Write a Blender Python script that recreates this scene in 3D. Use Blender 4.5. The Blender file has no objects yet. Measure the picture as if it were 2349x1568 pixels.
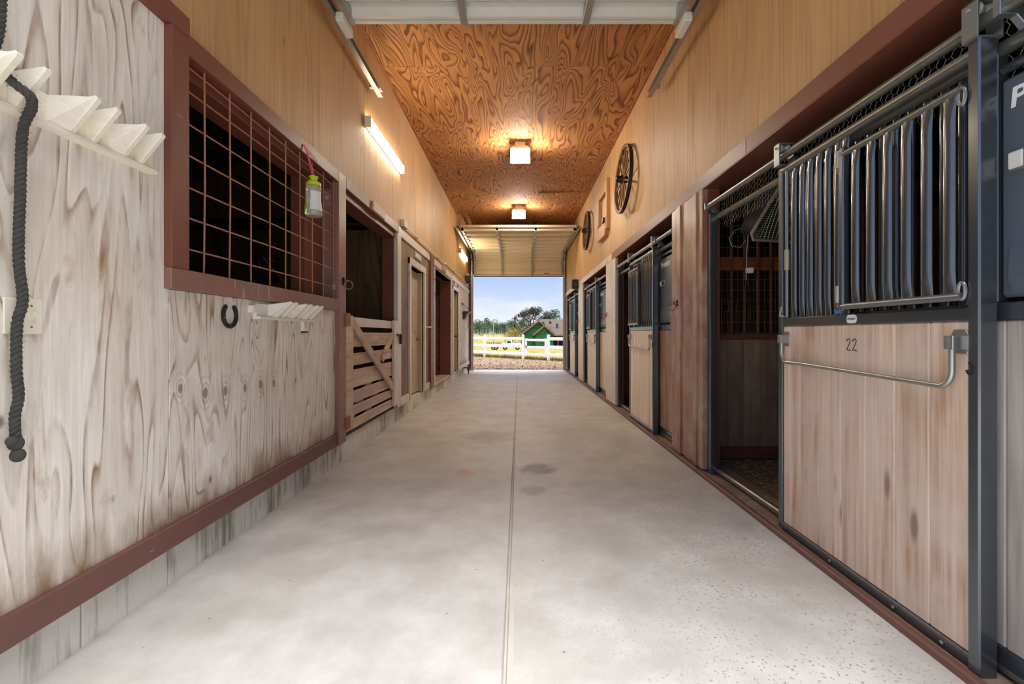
import bpy, bmesh, math, random
from mathutils import Vector, Matrix, noise as mnoise

random.seed(11)
PI = math.pi
scene = bpy.context.scene
C = scene.collection
R = random.uniform

# ------------------------------------------------------------------ camera, sky, sun, exposure
cam_d = bpy.data.cameras.new('camera')
cam = bpy.data.objects.new('camera', cam_d)
C.objects.link(cam)
cam.location = (0, 0, 1.10)
cam.rotation_euler = (PI / 2, 0, 0)
cam_d.sensor_width = 36.0
cam_d.lens = 16.0
cam_d.shift_x = -0.00575
cam_d.shift_y = -0.00766
cam_d.clip_start = 0.02
cam_d.clip_end = 2000
scene.camera = cam
scene.cycles.max_bounces = 8

vs = scene.view_settings
vs.view_transform = 'Standard'
vs.look = 'None'
vs.gamma = 1.0
vs.use_curve_mapping = False
EXPOSURE = 1.65
vs.exposure = EXPOSURE
SKY = 0.335
SUN = 4.1

world = bpy.data.worlds.new('sky')
scene.world = world
world.use_nodes = True
wt = world.node_tree
wt.nodes.clear()
w_out = wt.nodes.new('ShaderNodeOutputWorld')
w_bg = wt.nodes.new('ShaderNodeBackground')
w_tc = wt.nodes.new('ShaderNodeTexCoord')
w_sep = wt.nodes.new('ShaderNodeSeparateXYZ')
w_ramp = wt.nodes.new('ShaderNodeValToRGB')
w_ramp.color_ramp.elements[0].position = 0.0
w_ramp.color_ramp.elements[0].color = (0.86, 0.89, 0.95, 1)
w_ramp.color_ramp.elements[1].position = 0.9
w_ramp.color_ramp.elements[1].color = (0.28, 0.44, 0.86, 1)
e = w_ramp.color_ramp.elements.new(0.05)
e.color = (0.70, 0.79, 0.95, 1)
e = w_ramp.color_ramp.elements.new(0.13)
e.color = (0.43, 0.58, 0.93, 1)
w_map = wt.nodes.new('ShaderNodeMapping')
w_map.inputs['Scale'].default_value = (5, 5, 14)
w_noise = wt.nodes.new('ShaderNodeTexNoise')
w_noise.inputs['Scale'].default_value = 1.3
w_noise.inputs['Detail'].default_value = 5
w_cr = wt.nodes.new('ShaderNodeValToRGB')
w_cr.color_ramp.elements[0].position = 0.48
w_cr.color_ramp.elements[1].position = 0.75
w_mix = wt.nodes.new('ShaderNodeMixRGB')
w_mix.inputs['Color2'].default_value = (0.90, 0.91, 0.95, 1)
wt.links.new(w_tc.outputs['Generated'], w_sep.inputs[0])
wt.links.new(w_sep.outputs['Z'], w_ramp.inputs[0])
wt.links.new(w_tc.outputs['Generated'], w_map.inputs[0])
wt.links.new(w_map.outputs[0], w_noise.inputs['Vector'])
wt.links.new(w_noise.outputs['Fac'], w_cr.inputs[0])
wt.links.new(w_cr.outputs[0], w_mix.inputs['Fac'])
wt.links.new(w_ramp.outputs[0], w_mix.inputs['Color1'])
wt.links.new(w_mix.outputs[0], w_bg.inputs['Color'])
wt.links.new(w_bg.outputs[0], w_out.inputs[0])
w_bg.inputs['Strength'].default_value = SKY

sun_d = bpy.data.lights.new('sun', 'SUN')
sun_d.energy = SUN
sun_d.angle = math.radians(74.0)        # sun behind thin high cloud
sun_d.color = (1.0, 0.97, 0.93)
sun = bpy.data.objects.new('sun', sun_d)
C.objects.link(sun)
sun.location = (-20, -4, 30)
sun.rotation_euler = Vector((-0.08, 0.02, -0.99)).to_track_quat('-Z', 'Y').to_euler()

# ------------------------------------------------------------------ node helpers and materials
MATS = {}


def srgb(r, g, b):
    f = lambda c: ((c / 255 + 0.055) / 1.055) ** 2.4 if c > 10 else c / 255 / 12.92
    return (f(r), f(g), f(b), 1)


class NT:
    def __init__(self, name):
        self.m = bpy.data.materials.new(name)
        self.m.use_nodes = True
        self.t = self.m.node_tree
        self.b = self.t.nodes['Principled BSDF']
        MATS[name] = self.m

    def n(self, typ, ins=None, **attrs):
        nd = self.t.nodes.new('ShaderNode' + typ)
        for k, v in attrs.items():
            setattr(nd, k, v)
        for k, v in (ins or {}).items():
            self.put(nd.inputs[k], v)
        return nd

    def put(self, sock, v):
        if isinstance(v, bpy.types.NodeSocket):
            self.t.links.new(v, sock)
        else:
            sock.default_value = v

    def math(self, op, a, b=0.0, clamp=False):
        return self.n('Math', {0: a, 1: b}, operation=op, use_clamp=clamp).outputs[0]

    def pos(self, scale=(1, 1, 1), rnd=0.0):
        """world position, scaled, shifted per object"""
        g = self.n('NewGeometry').outputs['Position']
        v = self.n('Mapping', {'Vector': g, 'Scale': scale}).outputs[0]
        if rnd:
            o = self.n('ObjectInfo').outputs['Random']
            r = self.math('MULTIPLY', o, rnd)
            v = self.n('VectorMath', {0: v, 1: r}, operation='ADD').outputs[0]
        return v

    def noise(self, vec, scale=1.0, detail=2.0, rough=0.5, dist=0.0):
        return self.n('TexNoise', {'Vector': vec, 'Scale': scale, 'Detail': detail, 'Roughness': rough, 'Distortion': dist}).outputs['Fac']

    def ramp(self, fac, stops, interp='LINEAR'):
        nd = self.n('ValToRGB', {0: fac})
        cr = nd.color_ramp
        cr.interpolation = interp
        cr.elements[0].position, cr.elements[1].position = stops[0][0], stops[-1][0]
        cr.elements[0].color, cr.elements[1].color = self.col(stops[0][1]), self.col(stops[-1][1])
        for p, c in stops[1:-1]:
            e = cr.elements.new(p)
            e.color = self.col(c)
        return nd.outputs[0]

    @staticmethod
    def col(c):
        return (c, c, c, 1) if isinstance(c, (int, float)) else c

    def mix(self, fac, a, b, mode='MIX'):
        nd = self.n('MixRGB', {'Fac': fac, 'Color1': a, 'Color2': b}, blend_type=mode)
        return nd.outputs[0]

    def out(self, color=None, rough=None, bump=None, bstr=0.3, bdist=0.01, **kw):
        if color is not None:
            self.put(self.b.inputs['Base Color'], color)
        if rough is not None:
            self.put(self.b.inputs['Roughness'], rough)
        for k, v in kw.items():
            self.put(self.b.inputs[k.replace('_', ' ')], v)
        if bump is not None:
            bn = self.n('Bump', {'Height': bump, 'Strength': bstr, 'Distance': bdist})
            self.t.links.new(bn.outputs[0], self.b.inputs['Normal'])
        return self.m


def m_plain(name, c, rough=0.5, var=0.12, scale=6.0, rnd=0.15, bump=0.1, **kw):
    k = NT(name)
    v = k.pos(rnd=9.0)
    f = k.noise(v, scale, 4, 0.6)
    o = k.n('ObjectInfo').outputs['Random']
    f2 = k.math('ADD', k.math('MULTIPLY', f, 2 * var), k.math('MULTIPLY', o, rnd))
    f2 = k.math('ADD', f2, 1.0 - var - rnd / 2)
    col = k.mix(1.0, c, k.n('CombineXYZ', {0: f2, 1: f2, 2: f2}).outputs[0], 'MULTIPLY')
    fine = k.noise(v, scale * 14, 3)
    return k.out(col, rough, fine if bump else None, bump, 0.004, **kw)


def m_ply(name, light, mid, dark, scale, fine, K=12, rough=0.6, line=(0.55, 0.9), mask=0.0, stain=None, knots=0.0, rnd=60.0, dist=0.5, amp=1.0, detail=1.2):
    """rotary-cut plywood: contour lines of a stretched noise field"""
    k = NT(name)
    v = k.pos(scale, rnd)
    n1 = k.noise(v, 1.0, detail, 0.45, dist)
    c = k.math('FRACT', k.math('MULTIPLY', n1, K))
    band = k.ramp(c, [(0.0, 0.0), (line[0], 0.12), (line[1], 1.0), (1.0, 0.0)])
    if mask:
        mk = k.ramp(k.noise(k.pos((scale[0] * .8 + .3, scale[1] * .8, scale[2] * .8), rnd * 0.7), 1.0, 3.0, 0.6), [(0.40, 0.0), (0.62, 1.0)])
        band = k.math('MULTIPLY', band, k.math('ADD', k.math('MULTIPLY', mk, mask), 1 - mask))
    fv = k.pos(fine, rnd)
    st = k.noise(fv, 1.0, 3, 0.6)
    band = k.math('MULTIPLY', k.math('MULTIPLY', band, amp), k.math('ADD', 0.45, st), True)
    base = k.mix(k.ramp(k.noise(k.pos((1.3, 1.3, .8), rnd), 1.0, 3), [(0.35, 0.0), (0.7, 1.0)]), light, mid)
    col = k.mix(band, base, dark)
    col = k.mix(0.55, col, k.mix(1.0, col, k.ramp(st, [(0.3, 0.72), (0.7, 1.12)]), 'MULTIPLY'))
    if knots:
        kv = k.pos((1.6, 1.6, 1.0), rnd)
        vd = k.n('TexVoronoi', {'Vector': kv, 'Scale': 2.1}).outputs['Distance']
        col = k.mix(k.ramp(vd, [(0.035, knots), (0.085, 0.0)]), col, dark)
    if stain:
        (c1, z0, z1, sc) = stain
        z = k.n('SeparateXYZ', {0: k.n('NewGeometry').outputs['Position']}).outputs[2]
        sn = k.noise(k.pos((1, 3.2, 1.1), 0), sc, 4, 0.65)
        zz = k.n('MapRange', {0: z, 1: z0, 2: z1, 3: 0.75, 4: 0.0}).outputs[0]
        col = k.mix(k.ramp(k.math('MULTIPLY', sn, zz), [(0.24, 0.0), (0.40, 0.8)]), col, c1)
    return k.out(col, rough, st, 0.25, 0.003)


def m_wood(name, light, dark, along='Z', rough=0.6, rnd=0.25, gs=34.0, knots=0.5, bump=0.25, grey=None):
    """sawn plank grain, shifted and tinted per plank"""
    k = NT(name)
    sc = {'X': (1.3, gs, gs), 'Y': (gs, 1.3, gs), 'Z': (gs, gs, 1.3)}[along]
    lo = {'X': (1.0, 9, 9), 'Y': (9, 1.0, 9), 'Z': (9, 9, 1.0)}[along]
    v = k.pos(sc, 90)
    g = k.noise(v, 1.0, 4, 0.65, 0.4)
    w = k.noise(k.pos(lo, 50), 1.0, 2, 0.5, 0.8)
    f = k.math('ADD', k.math('MULTIPLY', g, 0.65), k.math('MULTIPLY', w, 0.45))
    col = k.mix(k.ramp(f, [(0.38, 0.0), (0.72, 1.0)]), light, dark)
    if grey:
        col = k.mix(k.ramp(k.noise(k.pos(rnd=20), 2.3, 4, 0.6), [(0.42, 0.0), (0.62, 0.75)]), col, grey)
    if knots:
        kv = {'X': (2.0, 7, 7), 'Y': (7, 2.0, 7), 'Z': (7, 7, 2.0)}[along]
        vd = k.n('TexVoronoi', {'Vector': k.pos(kv, 31), 'Scale': 1.0}).outputs['Distance']
        col = k.mix(k.ramp(vd, [(0.07, knots), (0.16, 0.0)]), col, (dark[0] * .55, dark[1] * .5, dark[2] * .45, 1))
    o = k.n('ObjectInfo').outputs['Random']
    t = k.math('ADD', k.math('MULTIPLY', o, rnd), 1 - rnd / 2)
    col = k.mix(1.0, col, k.n('CombineXYZ', {0: t, 1: t, 2: t}).outputs[0], 'MULTIPLY')
    return k.out(col, rough, g, bump, 0.004)


def m_paint(name, c, worn, rough=0.42, amount=0.12, streak=(3, 3, 3)):
    """painted timber with chipped spots"""
    k = NT(name)
    v = k.pos(streak, 13)
    n1 = k.noise(v, 3.0, 6, 0.7)
    n2 = k.noise(k.pos(rnd=5), 1.1, 3)
    f = k.math('ADD', k.math('MULTIPLY', n1, 0.75), k.math('MULTIPLY', n2, 0.25))
    chip = k.ramp(f, [(0.68 - amount, 0.0), (0.72 - amount, 0.85)])
    tone = k.mix(k.noise(k.pos(rnd=3), 2.0, 4), tuple(x * .78 for x in c[:3]) + (1,), tuple(min(1, x * 1.22) for x in c[:3]) + (1,))
    col = k.mix(chip, tone, worn)
    return k.out(col, rough, n1, 0.12, 0.003)


def m_emit(name, c, s):
    k = NT(name)
    n1 = k.noise(k.pos(), 18, 2)
    k.put(k.b.inputs['Emission Color'], c)
    k.put(k.b.inputs['Emission Strength'], k.math('MULTIPLY', k.math('ADD', k.math('MULTIPLY', n1, .2), .9), s))
    return k.out(c, 0.4)


# walls and boards
k = NT('ply_weathered')
RN = 60.0
n1 = k.noise(k.pos((1, 5.2, .8), RN), 1.0, 1.4, 0.45, 0.7)
c = k.math('FRACT', k.math('MULTIPLY', n1, 11))
thin = k.ramp(c, [(0.0, 0.0), (0.66, 0.05), (0.90, 1.0), (0.97, 0.0)])
wash = k.ramp(c, [(0.0, 0.0), (0.85, 0.8), (1.0, 0.0)])
streak = k.noise(k.pos((4, 75, 4.0), RN), 1.0, 4, 0.65)
brk = k.ramp(k.noise(k.pos((1, 7, 2.2), RN * .6), 1.0, 4, 0.65), [(0.42, 0.0), (0.60, 1.0)])
pat = k.ramp(k.noise(k.pos((1, 5.5, 1.5), RN * .3), 1.3, 5, 0.7, 0.6), [(0.58, 0.0), (0.72, 1.0)])
base = k.mix(k.ramp(k.noise(k.pos((1, 1.6, 1.1), RN), 1.2, 4, .6), [(0.35, 0.0), (0.68, 1.0)]), srgb(247, 242, 233), srgb(228, 216, 199))
col = k.mix(k.math('MULTIPLY', wash, 0.30), base, srgb(196, 176, 150))
col = k.mix(k.math('MULTIPLY', k.math('MULTIPLY', thin, brk), 0.9), col, srgb(140, 102, 60))
col = k.mix(k.math('MULTIPLY', k.math('MULTIPLY', pat, streak), 0.95), col, srgb(156, 118, 76))
col = k.mix(0.6, col, k.mix(1.0, col, k.ramp(streak, [(0.32, 0.78), (0.68, 1.10)]), 'MULTIPLY'))
kd = k.n('TexVoronoi', {'Vector': k.pos((1.6, 2.6, 1.5), RN), 'Scale': 1.9}).outputs['Distance']
col = k.mix(k.ramp(kd, [(0.03, 0.75), (0.075, 0.0)]), col, srgb(92, 74, 58))
zz = k.n('MapRange', {0: k.n('SeparateXYZ', {0: k.n('NewGeometry').outputs['Position']}).outputs[2], 1: 0.25, 2: 0.65, 3: 0.85, 4: 0.0}).outputs[0]
sn = k.noise(k.pos((1, 5, 1.4), 0), 1.3, 5, 0.65)
col = k.mix(k.ramp(k.math('MULTIPLY', sn, zz), [(0.22, 0.0), (0.42, 0.85)]), col, srgb(134, 100, 62))
# the row of six branch knots across the sheet below the window
for (ky, kz, kr) in ((2.01, .86, .022), (2.17, .82, .026), (2.32, .81, .026), (2.485, .805, .024), (2.637, .81, .026), (2.778, .80, .024), (3.05, .79, .014)):
    dd = k.n('VectorMath', {0: k.n('Mapping', {'Vector': k.pos(), 'Location': (0, -ky, -kz * .62), 'Scale': (0, 1, .62)}).outputs[0], 1: (0, 0, 0)}, operation='DISTANCE').outputs['Value']
    dd = k.math('ADD', dd, k.math('MULTIPLY', k.math('SUBTRACT', streak, .5), .006))
    col = k.mix(k.n('MapRange', {0: dd, 1: kr * .5, 2: kr * .8, 3: .75, 4: 0.0}).outputs[0], col, srgb(112, 96, 82))
    ring = k.ramp(dd, [(kr * .9, 0.0), (kr * 1.05, 0.55), (kr * 1.3, 0.0), (kr * 1.7, 0.0), (kr * 1.85, .3), (kr * 2.1, 0.0)])
    col = k.mix(ring, col, srgb(160, 128, 92))
k.out(col, 0.7, streak, 0.25, 0.003)
m_ply('ply_grey', srgb(160, 140, 116), srgb(120, 100, 78), srgb(84, 64, 46), (1, 4.5, .5), (4, 60, 2.5), K=8, rough=0.65, mask=0.5, knots=0.3)
m_ply('ply_tan', srgb(208, 166, 114), srgb(190, 146, 96), srgb(120, 80, 46), (1, 5.5, .28), (4, 80, 1.6), K=8, rough=0.55, mask=0.9, knots=0.55, amp=0.42)
m_ply('ply_ceiling', srgb(206, 146, 88), srgb(190, 126, 70), srgb(112, 60, 28), (4.3, 0.8, 1), (34, 2.5, 4), K=17, rough=0.8, line=(0.45, 0.88), amp=1.05, dist=0.55, detail=1.3, knots=0.4)
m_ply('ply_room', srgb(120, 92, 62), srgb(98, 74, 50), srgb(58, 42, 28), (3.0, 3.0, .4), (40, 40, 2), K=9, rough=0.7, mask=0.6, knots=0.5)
m_wood('wood_door', srgb(240, 218, 198), srgb(178, 140, 112), 'Z', 0.62, 0.18, gs=44, knots=0.8, grey=srgb(222, 204, 190))
m_wood('wood_far_glare', srgb(248, 240, 228), srgb(212, 194, 174), 'Z', 0.42, 0.14, knots=0.45)  # lit copy of the door planks: far-end glare put into a whiter colour
m_wood('wood_grey', srgb(206, 198, 190), srgb(150, 140, 130), 'Z', 0.62, 0.15, knots=0.2)
m_wood('wood_stall', srgb(176, 148, 124), srgb(124, 98, 78), 'Z', 0.7, 0.2, grey=srgb(122, 102, 88))
m_wood('wood_orange', srgb(178, 104, 50), srgb(128, 66, 26), 'X', 0.6, 0.2)
m_wood('wood_slat', srgb(226, 204, 182), srgb(172, 138, 112), 'Y', 0.5, 0.24, grey=srgb(190, 162, 146))
m_wood('wood_pale', srgb(246, 241, 228), srgb(236, 226, 204), 'Y', 0.5, 0.04, gs=50, knots=0.0, bump=0.1)
m_wood('wood_wheel', srgb(150, 108, 62), srgb(96, 64, 34), 'Z', 0.55, 0.2, knots=0)
m_wood('wood_sash', srgb(206, 164, 112), srgb(172, 124, 76), 'Z', 0.55, 0.15, knots=0)
m_wood('wood_pillar', srgb(172, 130, 110), srgb(132, 90, 74), 'Z', 0.32, 0.16, grey=srgb(190, 168, 152), knots=0.2)
m_paint('paint_brown', srgb(122, 70, 58), srgb(176, 146, 128), 0.42, 0.06)
m_paint('paint_brown_worn', srgb(144, 104, 92), srgb(206, 190, 180), 0.38, 0.085, (2, 22, 1.5))
m_paint('paint_red', srgb(120, 69, 53), srgb(160, 110, 84), 0.45, 0.03)
m_paint('paint_white_glare', srgb(220, 210, 200), srgb(160, 138, 122), 0.36, 0.10, (4, 4, 2))  # on boards and trims the pale tone is glancing daylight put into the colour
m_paint('paint_base', srgb(116, 78, 68), srgb(208, 190, 176), 0.5, 0.045, (5, 3, 12))
m_plain('door_cream', srgb(196, 178, 152), 0.4, 0.06, 4)
m_plain('door_steel', srgb(236, 220, 190), 0.45, 0.05, 4)
m_plain('metal_slate', srgb(96, 102, 109), 0.25, 0.08, 5, 0.05, 0.0, Metallic=0.7, Coat_Weight=0.6, Coat_Roughness=0.1)
m_plain('metal_slate_light', srgb(140, 147, 154), 0.32, 0.1, 5, 0.05, 0.05, Metallic=0.75)
m_plain('metal_pipe', srgb(136, 137, 134), 0.32, 0.2, 7, 0.05, 0.08, Metallic=0.75)
m_plain('metal_galv', srgb(176, 178, 178), 0.36, 0.2, 12, 0.05, 0.06, Metallic=0.85)
m_plain('metal_galv_dull', srgb(172, 170, 160), 0.5, 0.18, 12, 0.05, 0.06, Metallic=0.4)
m_plain('metal_white', srgb(222, 222, 216), 0.4, 0.08, 10, 0.02, 0.06)
m_plain('metal_rust', srgb(150, 94, 70), 0.6, 0.3, 30, 0.1, 0.3)
m_plain('metal_dark', srgb(46, 44, 42), 0.45, 0.25, 14, 0.1, 0.2, Metallic=0.5)
m_plain('wire_rust', srgb(170, 112, 84), 0.55, 0.25, 40, 0.12, 0.2)
m_plain('wire_pale', srgb(176, 168, 150), 0.45, 0.15, 20, 0.1, 0.1, Metallic=0.4)
m_plain('wire_grey', srgb(142, 138, 128), 0.45, 0.2, 20, 0.1, 0.1, Metallic=0.5)
m_plain('brass', srgb(196, 158, 78), 0.25, 0.1, 10, 0, 0.0, Metallic=0.9)
m_plain('plastic_ivory', srgb(240, 234, 214), 0.4, 0.03, 6, 0, 0.02)
m_plain('plastic_grey', srgb(88, 96, 108), 0.3, 0.08, 3, 0.02, 0.03)
m_plain('plastic_black', srgb(36, 36, 36), 0.4, 0.1, 6, 0, 0.05)
m_plain('plastic_lime', srgb(206, 222, 30), 0.35, 0.05, 6, 0, 0.02)
m_plain('label_white', srgb(232, 232, 226), 0.5, 0.05, 30, 0, 0.02)
m_plain('ink_blue', srgb(52, 72, 120), 0.5, 0.05, 30, 0, 0.0)
m_plain('ink_dark', srgb(52, 34, 26), 0.6, 0.1, 30, 0, 0.0)
m_plain('paint_letter', srgb(240, 242, 244), 0.4, 0.03, 30, 0, 0.0)
m_plain('string_pink', srgb(240, 92, 104), 0.6, 0.1, 30, 0, 0.0)
m_plain('twine_blue', srgb(60, 140, 210), 0.6, 0.2, 60, 0, 0.1)
m_plain('twine', srgb(196, 164, 120), 0.8, 0.2, 60, 0, 0.1)
m_plain('rope_black', srgb(72, 70, 66), 0.9, 0.35, 60, 0.2, 0.6)
m_plain('brick_red', srgb(124, 76, 58), 0.85, 0.25, 12, 0.35, 0.4)
m_plain('mortar', srgb(176, 166, 150), 0.9, 0.15, 16, 0, 0.4)
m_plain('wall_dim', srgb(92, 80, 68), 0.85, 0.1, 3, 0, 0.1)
m_plain('roof_steel', srgb(40, 40, 42), 0.6, 0.15, 4, 0, 0.0)
m_plain('shell', srgb(140, 120, 100), 0.8, 0.1, 3, 0, 0.1)
m_plain('rubber_edge', srgb(120, 70, 50), 0.7, 0.2, 12, 0, 0.1)
m_plain('vinyl_white', srgb(244, 244, 246), 0.4, 0.03, 4, 0.02, 0.0)
m_plain('sheathing_green', srgb(28, 104, 56), 0.6, 0.10, 2, 0.12, 0.0)
m_plain('seam_dark', srgb(30, 52, 40), 0.8, 0.1, 4, 0, 0.0)
m_plain('shingle', srgb(74, 63, 56), 0.9, 0.22, 3, 0.05, 0.2)
m_plain('fascia', srgb(140, 98, 66), 0.7, 0.1, 4, 0.1, 0.0)
m_plain('porch_dark', srgb(56, 54, 56), 0.8, 0.2, 4, 0.1, 0.0)
m_plain('glass_dark', srgb(60, 66, 74), 0.12, 0.05, 3, 0, 0.0)
m_plain('truck_white', srgb(238, 240, 242), 0.3, 0.03, 3, 0, 0.0)
m_plain('tire', srgb(28, 28, 28), 0.8, 0.1, 6, 0, 0.1)
m_plain('bark', srgb(84, 70, 58), 0.9, 0.3, 9, 0.1, 0.4)
m_plain('pole_wood', srgb(170, 158, 142), 0.8, 0.1, 6, 0, 0.1)
for nm, c in (('leaf_dark', (40, 46, 26)), ('leaf_mid', (62, 80, 42)), ('leaf_light', (92, 102, 46)), ('leaf_yellow', (136, 120, 44)), ('leaf_forest', (54, 76, 54))):
    m_plain(nm, srgb(*c), 0.75, 0.3, 1.2, 0.2, 0.0)
m_emit('lens_glow', (1.0, 0.91, 0.76, 1), 37.0)
m_emit('tube_glow', (1.0, 0.86, 0.60, 1), 9.0)

# glassy clear plastic bottle
k = NT('plastic_clear')
k.out(k.mix(k.noise(k.pos(), 24, 3), srgb(214, 212, 196), srgb(236, 234, 222)), 0.18, Transmission_Weight=0.55, IOR=1.35)

# concrete floor: pale, blotched, worn aggregate showing on one side
k = NT('concrete_floor')
p0 = k.pos()
n_big = k.noise(p0, 0.55, 4, 0.6)
n_mid = k.noise(p0, 3.2, 5, 0.65)
n_fin = k.noise(p0, 60, 3, 0.6)
col = k.mix(k.ramp(n_mid, [(0.3, 0.0), (0.75, 1.0)]), srgb(186, 184, 178), srgb(224, 222, 217))
col = k.mix(k.ramp(n_big, [(0.47, 0.0), (0.68, 0.35)]), col, srgb(168, 158, 142))
pw = k.n('VectorMath', {0: p0, 1: k.n('Vector' 'Math', {0: k.n('TexNoise', {'Vector': p0, 'Scale': 40.0}).outputs['Color'], 1: (.03, .03, .03)}, operation='MULTIPLY').outputs[0]}, operation='ADD').outputs[0]
vor = k.n('TexVoronoi', {'Vector': pw, 'Scale': 58.0}).outputs['Distance']
xs = k.n('SeparateXYZ', {0: p0}).outputs[0]
ms = k.math('MULTIPLY', k.n('MapRange', {0: xs, 1: 0.0, 2: 0.9, 3: 0.1, 4: 1.0}).outputs[0], k.ramp(n_mid, [(0.36, 0.0), (0.55, 1.0)]))
col = k.mix(k.math('MULTIPLY', k.ramp(vor, [(0.13, 0.85), (0.30, 0.0)]), ms), col, srgb(128, 126, 120))
sv = k.n('TexVoronoi', {'Vector': p0, 'Scale': 7.0}).outputs['Distance']
col = k.mix(k.ramp(sv, [(0.028, 0.65), (0.05, 0.0)]), col, srgb(104, 96, 86))
n_pit = k.noise(p0, 130, 3, 0.7)
col = k.mix(k.ramp(n_pit, [(0.60, 0.0), (0.72, 0.35)]), col, srgb(150, 146, 138))
# oil and rust spots with shapes of their own
for (sx, sy, r, c, a) in ((0.15, 3.72, 0.16, (112, 98, 84), 0.75), (0.11, 3.2, 0.10, (140, 128, 112), 0.6), (-0.42, 3.62, 0.09, (196, 150, 100), 0.6), (-0.3, 4.9, 0.3, (140, 126, 110), 0.45)):
    d = k.n('VectorMath', {0: k.n('Mapping', {'Vector': p0, 'Location': (-sx, -sy, 0), 'Scale': (1, 1, 0)}).outputs[0], 1: (0, 0, 0)}, operation='DISTANCE').outputs['Value']
    d = k.math('ADD', d, k.math('MULTIPLY', k.math('SUBTRACT', k.noise(p0, 9, 3), 0.5), r * 1.3))
    col = k.mix(k.n('MapRange', {0: d, 1: r * 0.6, 2: r * 1.15, 3: a, 4: 0.0}).outputs[0], col, srgb(*c))
k.out(col, k.ramp(n_mid, [(0.3, 0.42), (0.8, 0.6)]), n_fin, 0.18, 0.004)

k = NT('concrete_patch')
k.out(k.mix(k.noise(k.pos(), 8, 4), srgb(198, 190, 178), srgb(224, 218, 208)), 0.7, k.noise(k.pos(), 50, 3), 0.2, 0.003)

# block kerb with vertical run-off streaks
k = NT('concrete_block')
n1 = k.noise(k.pos((1, 26, 1.6)), 1.0, 4, 0.65)
n2 = k.noise(k.pos(), 2.2, 4)
n3 = k.noise(k.pos(), 70, 3)
col = k.mix(k.ramp(n2, [(0.35, 0.0), (0.7, 1.0)]), srgb(234, 231, 220), srgb(210, 206, 192))
col = k.mix(k.ramp(k.math('MULTIPLY', n1, n2), [(0.24, 0.0), (0.36, 0.8)]), col, srgb(128, 124, 106))
k.out(col, 0.85, n3, 0.35, 0.005)

k = NT('dirt_bedding')
k.out(k.mix(k.ramp(k.noise(k.pos(), 55, 4, 0.7), [(0.4, 0.0), (0.62, 1.0)]), srgb(84, 68, 52), srgb(160, 134, 102)), 0.95, k.noise(k.pos(), 80, 3), 0.6, 0.02)

k = NT('gravel')
gn = k.noise(k.pos(), 9, 4, 0.7)
k.out(k.mix(k.ramp(gn, [(0.35, 0.0), (0.65, 1.0)]), srgb(96, 76, 58), srgb(132, 110, 88)), 0.95, gn, 0.5, 0.03)
m_plain('stone', srgb(116, 98, 82), 0.9, 0.2, 6, 0.6, 0.0)

k = NT('grass')
gn = k.noise(k.pos((1, .35, 1)), 1.3, 5, 0.65)
k.out(k.mix(k.ramp(gn, [(0.35, 0.0), (0.62, 1.0)]), srgb(96, 92, 34), srgb(134, 122, 54)), 0.95, k.noise(k.pos(), 12, 4), 0.5, 0.05)
k = NT('hill_forest')
k.out(k.mix(k.ramp(k.noise(k.pos(), 0.35, 5, 0.7), [(0.4, 0.0), (0.65, 1.0)]), srgb(52, 72, 60), srgb(84, 102, 78)), 0.95, k.noise(k.pos(), 0.6, 5), 1.0, 2.0)


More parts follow.
